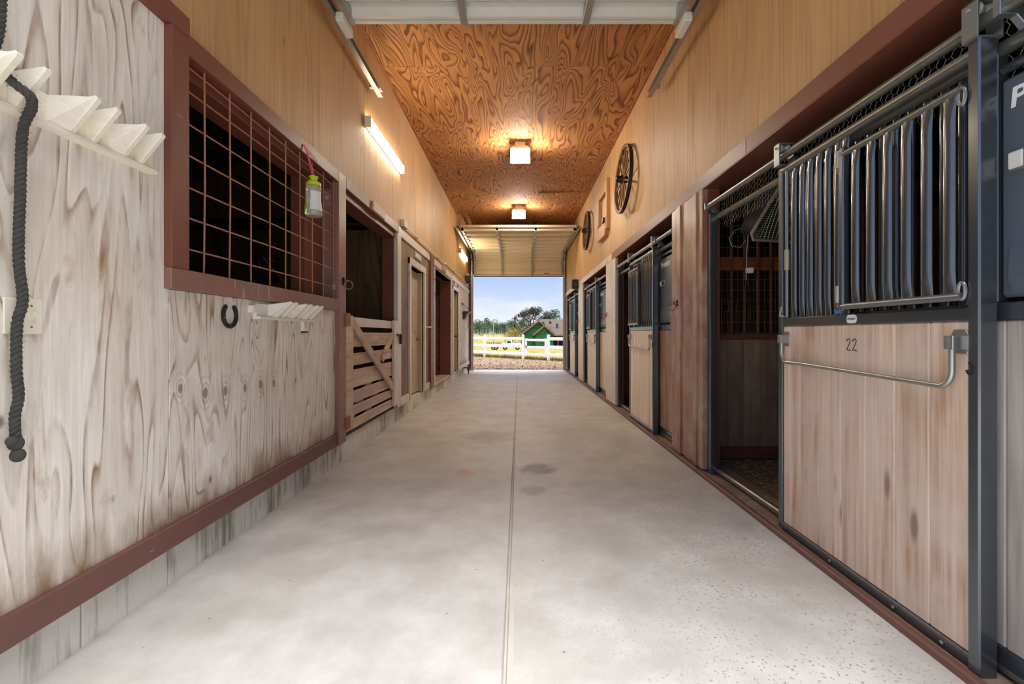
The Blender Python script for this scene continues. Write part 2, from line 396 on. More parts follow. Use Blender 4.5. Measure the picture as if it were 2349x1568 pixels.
# ------------------------------------------------------------------ mesh helpers
class MB:
    def __init__(self):
        self.v, self.f = [], []

    def add(self, vs_, fs):
        o = len(self.v)
        self.v += [tuple(p) for p in vs_]
        self.f += [tuple(i + o for i in f) for f in fs]
        return self

    def box(self, x0, x1, y0, y1, z0, z1):
        x0, x1 = sorted((x0, x1)); y0, y1 = sorted((y0, y1)); z0, z1 = sorted((z0, z1))
        return self.add([(x0, y0, z0), (x1, y0, z0), (x1, y1, z0), (x0, y1, z0), (x0, y0, z1), (x1, y0, z1), (x1, y1, z1), (x0, y1, z1)],
                        [(0, 3, 2, 1), (4, 5, 6, 7), (0, 1, 5, 4), (1, 2, 6, 5), (2, 3, 7, 6), (3, 0, 4, 7)])

    def hull8(self, p):
        return self.add(p, [(0, 3, 2, 1), (4, 5, 6, 7), (0, 1, 5, 4), (1, 2, 6, 5), (2, 3, 7, 6), (3, 0, 4, 7)])

    def prism(self, poly, axis, a, b):
        """closed 2-D outline extruded along an axis: X -> (y,z), Y -> (x,z), Z -> (x,y)"""
        mk = {'X': lambda u, w, t: (t, u, w), 'Y': lambda u, w, t: (u, t, w), 'Z': lambda u, w, t: (u, w, t)}[axis]
        n = len(poly)
        vs_ = [mk(u, w, a) for u, w in poly] + [mk(u, w, b) for u, w in poly]
        fs = [tuple(range(n))[::-1], tuple(range(n, 2 * n))] + [(i, (i + 1) % n, n + (i + 1) % n, n + i) for i in range(n)]
        return self.add(vs_, fs)

    def tube(self, pts, r, n=10, closed=False, caps=True):
        pts = [Vector(p) for p in pts]
        N = len(pts)
        rs = r if isinstance(r, (list, tuple)) else [r] * N
        up = Vector((0.123, 0.31, 0.94)).normalized()
        rings = []
        prev = None
        for i, p in enumerate(pts):
            if closed:
                d = pts[(i + 1) % N] - pts[i - 1]
            else:
                d = pts[min(i + 1, N - 1)] - pts[max(i - 1, 0)]
            d.normalize()
            if prev is None:
                a = d.cross(up)
                if a.length < 1e-3:
                    a = d.cross(Vector((1, 0, 0)))
            else:
                a = prev - d * prev.dot(d)
            a.normalize()
            prev = a
            b = d.cross(a)
            rings.append([p + (a * math.cos(t * 2 * PI / n) + b * math.sin(t * 2 * PI / n)) * rs[i] for t in range(n)])
        vs_ = [q for rg in rings for q in rg]
        fs = []
        for i in range(N if closed else N - 1):
            j = (i + 1) % N
            for t in range(n):
                u = (t + 1) % n
                fs.append((i * n + t, i * n + u, j * n + u, j * n + t))
        if caps and not closed:
            fs.append(tuple(range(n))[::-1])
            fs.append(tuple(range((N - 1) * n, N * n)))
        return self.add(vs_, fs)

    def bar(self, a, b, w, h, ref=(0, 0, 1)):
        """rectangular stick from a to b, w across, h towards ref"""
        a, b = Vector(a), Vector(b)
        d = (b - a).normalized()
        s = d.cross(Vector(ref))
        if s.length < 1e-4:
            s = d.cross(Vector((1, 0, 0)))
        s.normalize()
        u = s.cross(d).normalized()
        s *= w / 2
        u *= h / 2
        return self.hull8([a - s - u, a + s - u, b + s - u, b - s - u, a - s + u, a + s + u, b + s + u, b - s + u])

    def lathe(self, prof, c=(0, 0, 0), n=20):
        """profile (r, z) around Z"""
        vs_, fs = [], []
        for r, z in prof:
            for t in range(n):
                a = 2 * PI * t / n
                vs_.append((c[0] + r * math.cos(a), c[1] + r * math.sin(a), c[2] + z))
        for i in range(len(prof) - 1):
            for t in range(n):
                u = (t + 1) % n
                fs.append((i * n + t, i * n + u, (i + 1) * n + u, (i + 1) * n + t))
        fs.append(tuple(range(n))[::-1])
        fs.append(tuple(range((len(prof) - 1) * n, len(prof) * n)))
        return self.add(vs_, fs)

    def xf(self, mat, start=0):
        self.v = self.v[:start] + [tuple(mat @ Vector(p)) for p in self.v[start:]]
        return self

    def mesh(self, name, mat, bevel=0.0, smooth=False):
        me = bpy.data.meshes.new(name)
        me.from_pydata(self.v, [], self.f)
        bm = bmesh.new()
        bm.from_mesh(me)
        bmesh.ops.recalc_face_normals(bm, faces=bm.faces)
        if bevel:
            es = [e for e in bm.edges if len(e.link_faces) == 2 and e.calc_face_angle(0) > 0.5]
            bmesh.ops.bevel(bm, geom=es, offset=bevel, segments=1, affect='EDGES', profile=0.5, clamp_overlap=True)
        bm.to_mesh(me)
        bm.free()
        if smooth:
            for p in me.polygons:
                p.use_smooth = True
            try:
                me.set_sharp_from_angle(angle=math.radians(40))
            except Exception:
                pass
        me.materials.append(MATS[mat])
        return me

    def build(self, name, mat, parent=None, bevel=0.0, smooth=False):
        return link(name, self.mesh(name, mat, bevel, smooth), parent)


def link(name, me, parent=None):
    o = bpy.data.objects.new(name, me)
    C.objects.link(o)
    if parent is not None:
        o.parent = parent
    return o


def bx(name, mat, x0, x1, y0, y1, z0, z1, parent=None, bevel=0.003):
    return MB().box(x0, x1, y0, y1, z0, z1).build(name, mat, parent, bevel)


def empty(name, loc=(0, 0, 0)):
    o = bpy.data.objects.new(name, None)
    C.objects.link(o)
    o.empty_display_size = 0.1
    return o


def tag(o, label, cat, group=None):
    o['label'] = label
    o['category'] = cat
    if group:
        o['group'] = group
    return o


def thing(name, label, cat, group=None):
    return tag(empty(name), label, cat, group)


def struct(o, label=None):
    o['kind'] = 'structure'
    if label:
        o['label'] = label
        o['category'] = o.name.split('.')[0].split('_')[0]
    return o


def stuff(o):
    o['kind'] = 'stuff'
    return o


def dup(o, loc, parent, name=None):
    c = o.copy()
    C.objects.link(c)
    c.parent = parent
    c.location = loc
    if name:
        c.name = name
    return c


def text_mesh(name, body, size, mat, extrude=0.0008):
    cu = bpy.data.curves.new(name, 'FONT')
    cu.body = body
    cu.size = size
    cu.extrude = extrude
    cu.align_x = 'LEFT'
    cu.offset = size * 0.022 if size > 0.05 else 0.0
    ob = bpy.data.objects.new(name + '_curve', cu)
    C.objects.link(ob)
    bpy.context.view_layer.update()
    me = bpy.data.meshes.new_from_object(ob.evaluated_get(bpy.context.evaluated_depsgraph_get()))
    bpy.data.objects.remove(ob)
    me.materials.clear()
    me.materials.append(MATS[mat])
    return me


def wall_text(body, size, mat, loc, parent, name='lettering', shear=0.0, bold=1.0):
    """lettering on a surface that faces -X (the right-hand wall)"""
    me = text_mesh(name, body, size, mat)
    m = Matrix(((0, 0, -1, loc[0]), (-1, 0, 0, loc[1]), (0, 1, 0, loc[2]), (0, 0, 0, 1)))
    sh = Matrix(((bold, shear, 0, 0), (0, 1, 0, 0), (0, 0, 1, 0), (0, 0, 0, 1)))
    me.transform(m @ sh)
    return link(name, me, parent)


XL, XR = -1.49, 1.475          # wall faces
ZC = 4.01                      # ceiling
YN, YF = 0.82, 14.0            # near and far end walls

# ------------------------------------------------------------------ floor and ground
floor = struct(empty('floor'), 'pale worn concrete aisle floor with a centre joint')
def slab(p, z0, z1, name='slab', mat='concrete_floor', parent=floor):
    return MB().prism(p, 'Z', z0, z1).build(name, mat, parent, 0.004)
slab([(-1.60, YN), (-0.052, YN), (-0.018, 13.86), (-1.60, 13.86)], -0.2, 0.0)
slab([(-0.038, YN), (1.60, YN), (1.60, 13.86), (-0.008, 13.86)], -0.2, 0.0)
slab([(-0.052, YN), (-0.038, YN), (-0.008, 13.86), (-0.018, 13.86)], -0.2, -0.006, 'joint_filler', 'concrete_patch')
# the joint is patched with paler mortar: two thin strips and a spill
MB().prism([(-0.036, 0.6), (-0.014, 0.6), (-0.016, 2.25), (-0.034, 2.25)], 'Z', -0.001, 0.0015).build('joint_patch', 'concrete_patch', floor)
sp = []
for i in range(26):
    a = 2 * PI * i / 26
    rr = 0.05 + 0.035 * mnoise.noise(Vector((math.cos(a) * 2, math.sin(a) * 2, 3.1))) + 0.012 * R(-1, 1)
    sp.append((0.025 + rr * 1.1 * math.cos(a), 1.97 + rr * 1.9 * math.sin(a)))
MB().prism(sp, 'Z', -0.001, 0.0018).build('joint_patch', 'concrete_patch', floor)

apron = struct(empty('apron'), 'sunlit concrete apron outside the barn doors')
slab([(-6, -9), (6, -9), (6, YN), (-6, YN)], -0.2, -0.005, 'slab', 'concrete_floor', apron)
slab([(-1.75, 13.865), (1.75, 13.865), (1.75, 14.15), (-1.75, 14.15)], -0.2, -0.004, 'slab', 'concrete_floor', apron)


def gz(x, y):
    s = lambda a, b, t: (lambda q: q * q * (3 - 2 * q))(min(1, max(0, (t - a) / (b - a))))
    return -0.03 - 1.25 * s(24, 75, y) + 2.6 * s(88, 165, y) + 0.05 * mnoise.noise(Vector((x * .13, y * .13, 0))) * s(16, 30, y)


def sheet(name, mat, xs, ys, zf, label):
    v, f = [], []
    for y in ys:
        for x in xs:
            v.append((x, y, zf(x, y)))
    n = len(xs)
    for j in range(len(ys) - 1):
        for i in range(n - 1):
            f.append((j * n + i, j * n + i + 1, (j + 1) * n + i + 1, (j + 1) * n + i))
    o = MB().add(v, f).build(name, mat, None, 0, True)
    struct(o, label)
    return o


fence_line = lambda x: 20.75 - x * 1.04            # y of the fence at x
# gravel yard in front of the fence, field beyond
v, f = [], []
xs = [-40 + 2.0 * i for i in range(41)]
for x in xs:
    v += [(x, 14.14, -0.02), (x, max(14.6, min(40, fence_line(x) - 0.1)), -0.02)]
for i in range(len(xs) - 1):
    f.append((2 * i, 2 * i + 2, 2 * i + 3, 2 * i + 1))
struct(MB().add(v, f).build('gravel_yard', 'gravel'), 'tan gravel yard between barn and white fence')
sheet('field', 'grass', [-120 + 6 * i for i in range(41)], [14.2 + 3 * i for i in range(20)] + [75 + 8 * i for i in range(17)], lambda x, y: gz(x, y) - 0.03, 'yellow-green mown field beyond the white fence')
sheet('ground', 'grass', [-80 + 10 * i for i in range(17)], [-90 + 10 * i for i in range(11)] + [14.2], lambda x, y: -0.22, 'grass around the barn')
st = MB()
for i in range(2600):
    x, y = R(-3.4, 3.4), 14.2 + (R(0, 1) ** 1.3) * 8
    if y > fence_line(x) - 0.15:
        continue
    s = R(0.012, 0.04)
    b0 = len(st.v)
    st.hull8([(x - s, y - s * R(.5, 1), -0.03), (x + s * R(.5, 1), y - s, -0.03), (x + s, y + s * R(.5, 1), -0.03), (x - s * R(.5, 1), y + s, -0.03),
              (x - s * .5, y - s * .5, s * R(.3, .9) - .02), (x + s * .5, y - s * .6, s * R(.3, .9) - .02), (x + s * .4, y + s * .5, s * R(.3, .9) - .02), (x - s * .5, y + s * .5, s * R(.3, .9) - .02)])
stuff(tag(st.build('gravel_stones', 'stone'), 'loose tan gravel stones in the yard by the barn door', 'gravel'))
gr = MB()
for i in range(5200):
    x = R(-6, 5)
    y = fence_line(x) + R(-0.12, 0.9) * R(0, 1)
    h, w, a = R(.05, .16), R(.008, .018), R(0, 2 * PI)
    dx, dy = math.cos(a) * w, math.sin(a) * w
    gr.add([(x - dx, y - dy, -0.04), (x + dx, y + dy, -0.04), (x + R(-.05, .05), y + R(-.05, .05), h)], [(0, 1, 2)])
stuff(tag(gr.build('grass_tufts', 'grass'), 'unmown yellow grass tufts along the foot of the white fence', 'grass'))

# ------------------------------------------------------------------ building shell (outer walls, roofs, end walls)
sh = struct(empty('wall_near'), 'near end wall around the open barn door')
for (a, b, z0, z1) in ((-5.4, -1.43, -0.2, 4.6), (1.41, 5.0, -0.2, 4.6), (-1.43, 1.41, 3.36, 4.6)):
    bx('panel', 'shell', a, b, YN - 0.02, YN + 0.12, z0, z1, sh, 0)
sh = struct(empty('wall_far'), 'far end wall around the open barn door')
for (a, b, z0, z1) in ((-5.4, -1.56, -0.2, 4.6), (1.56, 5.0, -0.2, 4.6), (-1.56, 1.56, 3.05, 4.6)):
    bx('panel', 'shell', a, b, YF, YF + 0.14, z0, z1, sh, 0)
bx('jamb', 'paint_brown', -1.56, -1.385, YF - 0.04, YF + 0.15, 0, 3.1, sh)
bx('jamb', 'paint_brown', 1.40, 1.56, YF - 0.04, YF + 0.15, 0, 3.1, sh)
bx('header', 'paint_brown', -1.385, 1.40, YF + 0.02, YF + 0.15, 2.95, 3.1, sh)
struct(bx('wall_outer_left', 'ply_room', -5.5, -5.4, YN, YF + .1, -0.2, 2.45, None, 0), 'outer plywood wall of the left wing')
ow = struct(empty('wall_outer_right'), 'outer plywood wall of the stalls')
cuts = []
y0 = YN
for (a, b) in cuts + [(YF + .1, YF + .1)]:
    bx('panel', 'ply_room', 4.9, 5.0, y0, a, -0.2, 2.6, ow, 0)
    y0 = b
for (a, b) in cuts:
    bx('panel', 'ply_room', 4.9, 5.0, a, b, -0.2, 1.35, ow, 0)
    bx('panel', 'ply_room', 4.9, 5.0, a, b, 1.95, 2.6, ow, 0)
rl = MB()
ribs = []
n = 56
for i in range(n + 1):
    y = YN - 0.3 + (YF - YN + 0.7) * i / n
    for (dy, dz) in ((0.0, 0.0), (0.02, 0.025), (0.06, 0.025), (0.08, 0.0)):
        ribs.append((y + dy, dz))
for (name, xa, za, xb, zb, lab) in (('roof_left', -1.6, 4.15, -5.9, 2.2, 'dark corrugated steel lean-to roof over the left wing'), ('roof_right', 1.6, 4.15, 5.4, 2.4, 'dark corrugated steel lean-to roof over the stalls')):
    mb = MB()
    vv = [(xa, y, za + dz) for y, dz in ribs] + [(xb, y, zb + dz) for y, dz in ribs] + [(xa, y, za + .06) for y, dz in ribs] + [(xb, y, zb + .06) for y, dz in ribs]
    m_ = len(ribs)
    ff = []
    for i in range(m_ - 1):
        ff += [(i, i + 1, m_ + i + 1, m_ + i), (2 * m_ + i, 3 * m_ + i, 3 * m_ + i + 1, 2 * m_ + i + 1)]
    struct(mb.add(vv, ff).build(name, 'roof_steel'), lab)
struct(bx('roof_main', 'shell', -1.9, 1.9, YN - 0.3, YF + 0.4, 4.6, 4.7, None, 0), 'main barn roof above the aisle')

# ------------------------------------------------------------------ ceiling: plywood sheets
ceil = struct(empty('ceiling'), 'orange-brown plywood sheet ceiling over the aisle')
rows = [0.95, 2.74, 4.956, 7.132, 9.319, 11.52, 13.98]
cols = [[-1.50, -0.55, 0.5, 1.5], [-1.50, -0.82, 0.17, 1.27, 1.50], [-1.50, -0.78, 0.23, 1.50], [-1.50, -0.75, 0.30, 1.50], [-1.50, -0.62, 0.42, 1.50], [-1.50, -0.5, 0.5, 1.5]]
for r in range(6):
    for c0, c1 in zip(cols[r], cols[r][1:]):
        g = 0.0018
        dz = R(0, 0.004)
        o = bx('plywood_sheet', 'ply_ceiling', c0 + g, c1 - g, rows[r] + g, rows[r + 1] - g, ZC + dz, ZC + 0.012 + dz, ceil, 0)
        if r == 4 and c0 > 0.3:      # one sheet has sprung a little at its corner
            o.data.vertices[0].co.z -= 0.03
            o.data.vertices[1].co.z -= 0.004
bx('backing', 'seam_dark', -1.55, 1.55, YN, YF, ZC + 0.02, ZC + 0.05, ceil, 0)
for (a, b) in ((XL, XL + 0.03), (XR - 0.03, XR)):
    bx('cove_strip', 'wood_orange', a, b, 3.2, 13.9, ZC - 0.02, ZC, ceil, 0.003)

# ------------------------------------------------------------------ left wall
wl = struct(empty('wall_left'), 'plywood wall on the left of the aisle')
XB = -1.63                     # back of the wall


def lp(y0, y1, z0, z1, mat, dx=0.0, name='panel'):
    return bx(name, mat, XB, XL + dx, y0 + 0.0015, y1 - 0.0015, z0, z1, wl, 0.002)


for a, b in ((0.95, 1.944), ):
    lp(a, b, 0.285, 2.412, 'ply_weathered')
lp(1.944, 2.86, 0.285, 1.292, 'ply_weathered')
lp(2.86, 3.705, 0.285, 1.292, 'ply_weathered')
seams = [0.95, 2.2, 3.3, 4.4, 5.42, 6.6, 7.8, 8.9, 9.95, 11.0, 12.1, 13.1, 14.0]
for a, b in zip(seams, seams[1:]):
    lp(a, b, 2.415, ZC + 0.01, 'ply_tan')
for a, b in ((5.60, 6.18), (7.24, 7.62), (10.12, 10.33), (11.38, 12.7), (12.7, 14.0)):
    lp(a, b, 0.24, 2.412, 'ply_grey' if b < 10.4 else 'ply_weathered')
lp(6.18, 7.24, 2.06, 2.412, 'ply_grey')
lp(7.90, 10.12, 2.27, 2.412, 'ply_grey')
lp(10.33, 11.38, 2.13, 2.412, 'ply_grey')
# framing timbers that show as boards on the wall
bx('ledger', 'paint_red', XL - .02, XL + 0.03, 0.95, 2.03, 2.412, 2.505, wl, 0.004)
for nm, (a, b) in (('girt', (5.72, 7.6)), ('girt', (8.02, 10.12)), ('girt', (10.18, 13.98))):
    bx(nm, 'paint_white_glare', XL - .01, XL + 0.022, a, b, 2.325, 2.425, wl, 0.003)
bx('corner_post', 'paint_brown', XL - .02, XL + 0.03, 13.75, 13.99, 0.0, 4.0, wl, 0.003)

bb = struct(empty('baseboard_left'), 'brown painted baseboard under the left wall')
bx('board', 'paint_base', XB, XL + 0.022, 0.95, 3.72, 0.19, 0.287, bb, 0.003)
for a, b, m in ((5.66, 6.16, 'paint_white_glare'), (7.26, 7.60, 'paint_white_glare'), (11.42, 13.76, 'paint_white_glare')):
    bx('board', m, XB, XL + 0.02, a, b, 0.20, 0.30, bb, 0.003)
bx('threshold', 'wood_slat', XB - .1, XL - 0.01, 7.65, 10.3, 0.165, 0.205, bb, 0.006)

kb = struct(empty('trim_1'), 'stained concrete block kerb under the left wall')
yy = 0.95
i = 0
while yy < 13.98:
    w = 0.395 if i else 0.25
    y1 = min(yy + w, 13.98)
    bx('block', 'concrete_block', -1.72, -1.53 + R(-.002, .002), yy + .003, y1 - .003, -0.05, 0.188, kb, 0.004)
    yy += w
    i += 1
bx('joint_backing', 'mortar', -1.70, -1.540, 0.95, 13.98, -0.05, 0.18, kb, 0)

# ------------------------------------------------------------------ grilled window on the left wall
w1 = struct(empty('window_1'), 'brown framed opening with a rusty wire grille')
F0 = XL + 0.034
def fr(y0, y1, z0, z1, mat='paint_red', x0=XB, x1=F0, nm='frame_board'):
    return bx(nm, mat, x0, x1, y0, y1, z0, z1, w1, 0.004)
fr(1.915, 2.02, 1.384, 2.412)                              # near jamb board
fr(2.02, 3.70, 2.335, 2.43, 'paint_red')                   # head
fr(1.915, 3.70, 1.293, 1.384, 'paint_brown_worn', XB, F0 - .002)           # sill
fr(3.701, 3.86, 0.19, 2.43, 'paint_brown_worn')               # post
fr(3.40, 3.70, 1.385, 2.335, 'paint_red', -1.70, XL - 0.10, 'lining')
fr(2.02, 3.70, 2.28, 2.335, 'paint_red', -1.70, XL - .03, 'lining')
fr(2.02, 3.72, 1.33, 1.378, 'paint_brown', -1.70, XL - .03, 'lining')
for i in range(9):
    y = 2.157 + 0.1885 * i
    MB().tube([(XL + .004, y + R(-.004, .004), 1.385), (XL + .006, y + R(-.004, .004), 1.8), (XL + .004, y, 2.335)], 0.0042, 8).build('grille_bar', 'wire_rust', w1, 0, True)
for z in (2.305, 2.197, 2.05, 1.908, 1.765, 1.627, 1.482):
    MB().tube([(XL - .004, 2.02, z + R(-.004, .004)), (XL - .002, 2.8, z + R(-.004, .004)), (XL - .004, 3.70, z)], 0.0042, 8).build('grille_bar', 'wire_rust', w1, 0, True)

# ------------------------------------------------------------------ gate opening and slat gate
d1 = struct(empty('door_1'), 'brown framed stall doorway behind the slat gate')
bx('head', 'paint_brown', XB, F0, 3.86, 5.58, 2.335, 2.43, d1, 0.004)
bx('head_lining', 'paint_red', -1.66, XL, 3.86, 5.56, 2.27, 2.335, d1, 0.003)
bx('jamb', 'paint_red', -1.66, XL - .02, 5.555, 5.62, 0.19, 2.335, d1, 0.003)
bx('casing', 'paint_white_glare', XL - .02, XL + 0.03, 5.53, 5.70, 0.20, 2.43, d1, 0.003)
bx('block', 'wood_slat', XL + .03, XL + 0.055, 4.53, 4.93, 2.335, 2.43, d1, 0.006).name = 'sign_board'

gate = thing('slat_gate', 'weathered wooden slat gate with a diagonal brace in the stall doorway', 'gate')
GX = XL + 0.005
for (a, b, m) in ((3.868, 4.03, 'wood_slat'), (5.36, 5.52, 'paint_white_glare')):
    bx('stile', m, GX, GX + 0.03, a, b, 0.265 if a < 5 else 0.25, 1.262, gate, 0.004)
zs = [(1.168, 1.255), (0.985, 1.115), (0.815, 0.925), (0.615, 0.775), (0.475, 0.585), (0.365, 0.455), (0.245, 0.335)]
for i, (a, b) in enumerate(zs):
    m = 'paint_white_glare' if i == 0 else 'wood_slat'
    MB().hull8([(GX - .024, 3.875, a + R(-.008, .008)), (GX - .002, 3.875, a), (GX - .002, 5.51, a + R(-.012, .004)), (GX - .024, 5.51, a),
                (GX - .024, 3.875, b), (GX - .002, 3.875, b + R(-.006, .006)), (GX - .002, 5.51, b + R(-.006, .006)), (GX - .024, 5.51, b)]).build('slat', m, gate, 0.003)
MB().bar((GX + .013, 4.02, 1.22), (GX + .013, 5.40, 0.44), 0.085, 0.026, (1, 0, 0)).build('brace', 'wood_slat', gate, 0.003)
MB().bar((GX + .008, 5.36, 1.09), (GX + .008, 4.95, 0.83), 0.085, 0.022, (1, 0, 0)).build('brace', 'wood_slat', gate, 0.003)
MB().bar((GX - .038, 5.0, 0.80), (GX - .038, 4.02, 0.28), 0.085, 0.022, (1, 0, 0)).build('brace', 'wood_slat', gate, 0.003)
MB().bar((GX - .045, 5.35, 0.72), (GX - .045, 4.50, 0.26), 0.08, 0.022, (1, 0, 0)).build('brace', 'wood_slat', gate, 0.003)
for z in (1.17, 0.29):
    hg = bx('hinge', 'metal_rust', GX + .028, GX + .040, 3.84, 3.93, z, z + 0.11, gate, 0.002)
lt = MB().box(GX + .03, GX + .05, 5.45, 5.62, 1.085, 1.105).box(GX + .03, GX + .06, 5.58, 5.61, 0.98, 1.10)
lt.build('latch', 'metal_dark', gate, 0.003)

# room behind window and gate
pt = struct(empty('wall_partition_left'), 'dark plywood partition of the tack room')
for i in range(4):
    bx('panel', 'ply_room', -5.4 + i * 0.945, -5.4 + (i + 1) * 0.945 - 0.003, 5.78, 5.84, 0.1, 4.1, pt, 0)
struct(bx('floor_left_wing', 'dirt_bedding', -5.4, -1.64, 0.95, 5.78, 0.02, 0.12, None, 0), 'dark dirt floor of the tack room')
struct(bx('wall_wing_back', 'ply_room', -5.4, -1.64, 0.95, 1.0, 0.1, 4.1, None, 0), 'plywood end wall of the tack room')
struct(MB().tube([(-5.35, 5.70, 2.52), (-1.66, 5.70, 2.52)], 0.03, 10).build('trim_2', 'metal_dark', None, 0, True), 'dark pipe running across the tack room partition')
bx('shelf_rail', 'metal_dark', -5.3, -1.8, 5.74, 5.78, 2.42, 2.47, pt, 0.003)
for j, x in enumerate((-4.15, -3.06)):
    t = thing('saddle_bracket', ['wire saddle bracket on the tack room partition beneath the long dark rail', 'wire saddle bracket near the tack room doorway partition'][j], 'bracket', 'saddle brackets in the tack room')
    MB().tube([(x, 5.76, 2.02), (x, 5.46, 2.02)], 0.009, 8).build('arm', 'wire_pale', t, 0, True)
    MB().tube([(x, 5.46, 2.02), (x + .08, 5.76, 1.78)], 0.009, 8).build('strut', 'wire_pale', t, 0, True)
    bx('plate', 'metal_dark', x - .03, x + .03, 5.76, 5.779, 1.75, 2.06, t, 0.002)

# ------------------------------------------------------------------ six-panel door, brick alcove, far narrow door
def casing(parent, y0, y1, z0, z1, w=0.09, mat='paint_white_glare'):
    bx('casing', mat, XL - .02, XL + 0.026, y0 - w, y0, z0, z1 + w, parent, 0.003)
    bx('casing', mat, XL - .02, XL + 0.026, y1, y1 + w, z0, z1 + w, parent, 0.003)
    bx('casing', mat, XL - .02, XL + 0.028, y0 - w, y1 + w, z1, z1 + w, parent, 0.003)


def panel_door(name, label, y0, y1, z0, z1, xd, knob_y, knob_mat):
    d = struct(empty(name), label)
    casing(d, y0, y1, z0, z1)
    for (a, b) in ((y0 - .02, y0), (y1, y1 + .02)):
        bx('jamb', 'door_cream', -1.66, XL, a, b, z0, z1, d, 0.002)
    bx('jamb', 'door_cream', -1.66, XL, y0, y1, z1, z1 + .02, d, 0.002)
    leaf = bx('leaf', 'door_cream', xd - .035, xd, y0 + .004, y1 - .004, z0 + .01, z1 - .004, d, 0.003)
    W, H = y1 - y0, z1 - z0
    for (u0, u1) in ((0.13, 0.45), (0.55, 0.87)):
        for (h0, h1) in ((0.09, 0.40), (0.49, 0.79), (0.84, 0.94)):
            mb = MB()
            ya, yb, za, zb = y0 + u0 * W, y0 + u1 * W, z0 + h0 * H, z0 + h1 * H
            q = 0.03
            vv = [(xd + .001, ya, za), (xd + .001, yb, za), (xd + .001, yb, zb), (xd + .001, ya, zb), (xd - .012 + .02, ya + q, za + q), (xd + .008, yb - q, za + q), (xd + .008, yb - q, zb - q), (xd + .008, ya + q, zb - q)]
            mb.add(vv, [(0, 1, 5, 4), (1, 2, 6, 5), (2, 3, 7, 6), (3, 0, 4, 7), (4, 5, 6, 7)])
            mb.build('raised_panel', 'door_cream', leaf)
    kb_ = MB().lathe([(0.028, 0), (0.028, 0.006), (0.010, 0.010), (0.010, 0.035), (0.026, 0.045), (0.030, 0.06), (0.022, 0.072), (0.005, 0.076)], n=18)
    kb_.xf(Matrix.Translation((xd, knob_y, z0 + 0.44 * H)) @ Matrix.Rotation(PI / 2, 4, 'Y'))
    kb_.build('knob', knob_mat, leaf, 0, True)
    bx('stop', 'door_cream', -1.53, -1.515, y1 - .012, y1, z0, z1, d, 0.001)
    return d


panel_door('door_2', 'cream six-panel door with a brass knob, set back in the left wall', 6.27, 7.16, 0.20, 2.06, -1.575, 7.07, 'brass')
panel_door('door_3', 'narrow cream door next to the brick alcove', 10.42, 11.29, 0.20, 2.13, -1.575, 11.2, 'metal_dark')

d4 = struct(empty('door_4'), 'brown framed doorway to the brick alcove')
bx('jamb', 'paint_brown', -1.66, XL + 0.04, 7.60, 7.90, 0.19, 2.44, d4, 0.003)
bx('casing', 'paint_white_glare', XL - .02, XL + 0.045, 7.90, 7.965, 0.19, 2.27, d4, 0.003)
bx('jamb', 'paint_brown', -1.72, XL, 10.04, 10.12, 0.19, 2.30, d4, 0.003)
bx('casing', 'paint_white_glare', XL - .01, XL + 0.026, 10.06, 10.16, 0.19, 2.33, d4, 0.003)
bx('head', 'paint_brown', -1.72, XL + .02, 7.96, 10.06, 2.27, 2.33, d4, 0.003)
al = struct(empty('wall_alcove'), 'brick faced wall inside the alcove')
bx('backing', 'mortar', -3.0, -1.66, 10.155, 10.20, 0.19, 1.96, al, 0)
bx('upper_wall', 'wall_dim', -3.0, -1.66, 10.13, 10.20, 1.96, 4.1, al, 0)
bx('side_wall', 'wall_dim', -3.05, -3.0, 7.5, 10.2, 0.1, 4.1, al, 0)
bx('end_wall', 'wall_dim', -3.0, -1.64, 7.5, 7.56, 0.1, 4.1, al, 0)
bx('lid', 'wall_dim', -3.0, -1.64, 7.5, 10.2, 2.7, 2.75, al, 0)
bx('slab', 'concrete_block', -3.0, -1.60, 7.5, 10.2, 0.05, 0.19, al, 0)
bm_ = MB().box(-0.112, 0.112, -0.02, 0.02, -0.045, 0.045).mesh('brick', 'brick_red', 0.004)
for r in range(17):
    for c in range(6):
        x = -1.78 - c * 0.236 + (0.118 if r % 2 else 0)
        if x < -2.9:
            continue
        o = link('brick', bm_, al)
        o.location = (x, 10.142 + R(-.003, .003), 0.242 + r * 0.1035)

# ------------------------------------------------------------------ right wall: upper sheets, lintel, pillars, sill
wr = struct(empty('wall_right'), 'plywood wall above the stalls on the right of the aisle')
seams = [0.95, 1.75, 2.85, 3.95, 5.05, 6.15, 7.25, 8.35, 9.45, 10.55, 11.65, 12.75, 14.0]
for a, b in zip(seams, seams[1:]):
    bx('panel', 'ply_tan', XR, XR + 0.14, a + .0015, b - .0015, 2.25, ZC + .01, wr, 0.002)
LB, LT_ = 2.245, 2.355
for a, b in ((0.95, 2.9), (2.9, 7.05), (7.05, 10.6), (10.6, 13.98)):
    bx('lintel_board', 'paint_red' if a < 2 else ('paint_brown' if a < 3 else 'paint_white_glare'), XR - 0.022, XR + .01, a + .001, b - .001, LB, LT_, wr, 0.004)  # boards further in are whitened: far-door glare put into their colour
bx('soffit', 'paint_red', XR - .02, XR + 0.26, 0.95, 13.98, LB - 0.004, LB + .03, wr, 0)
FARS = [3.58, 6.80, 10.20, 13.56]       # far edge of each stall opening
NEARS = [0.98, 4.28, 7.52, 10.93]       # near edge
bw = [(4.303, 4.21, 0), (4.21, 4.13, .004), (4.13, 4.045, .014), (4.045, 3.966, 0), (3.966, 3.745, .004), (3.745, 3.68, .016), (3.68, 3.58, .004)]
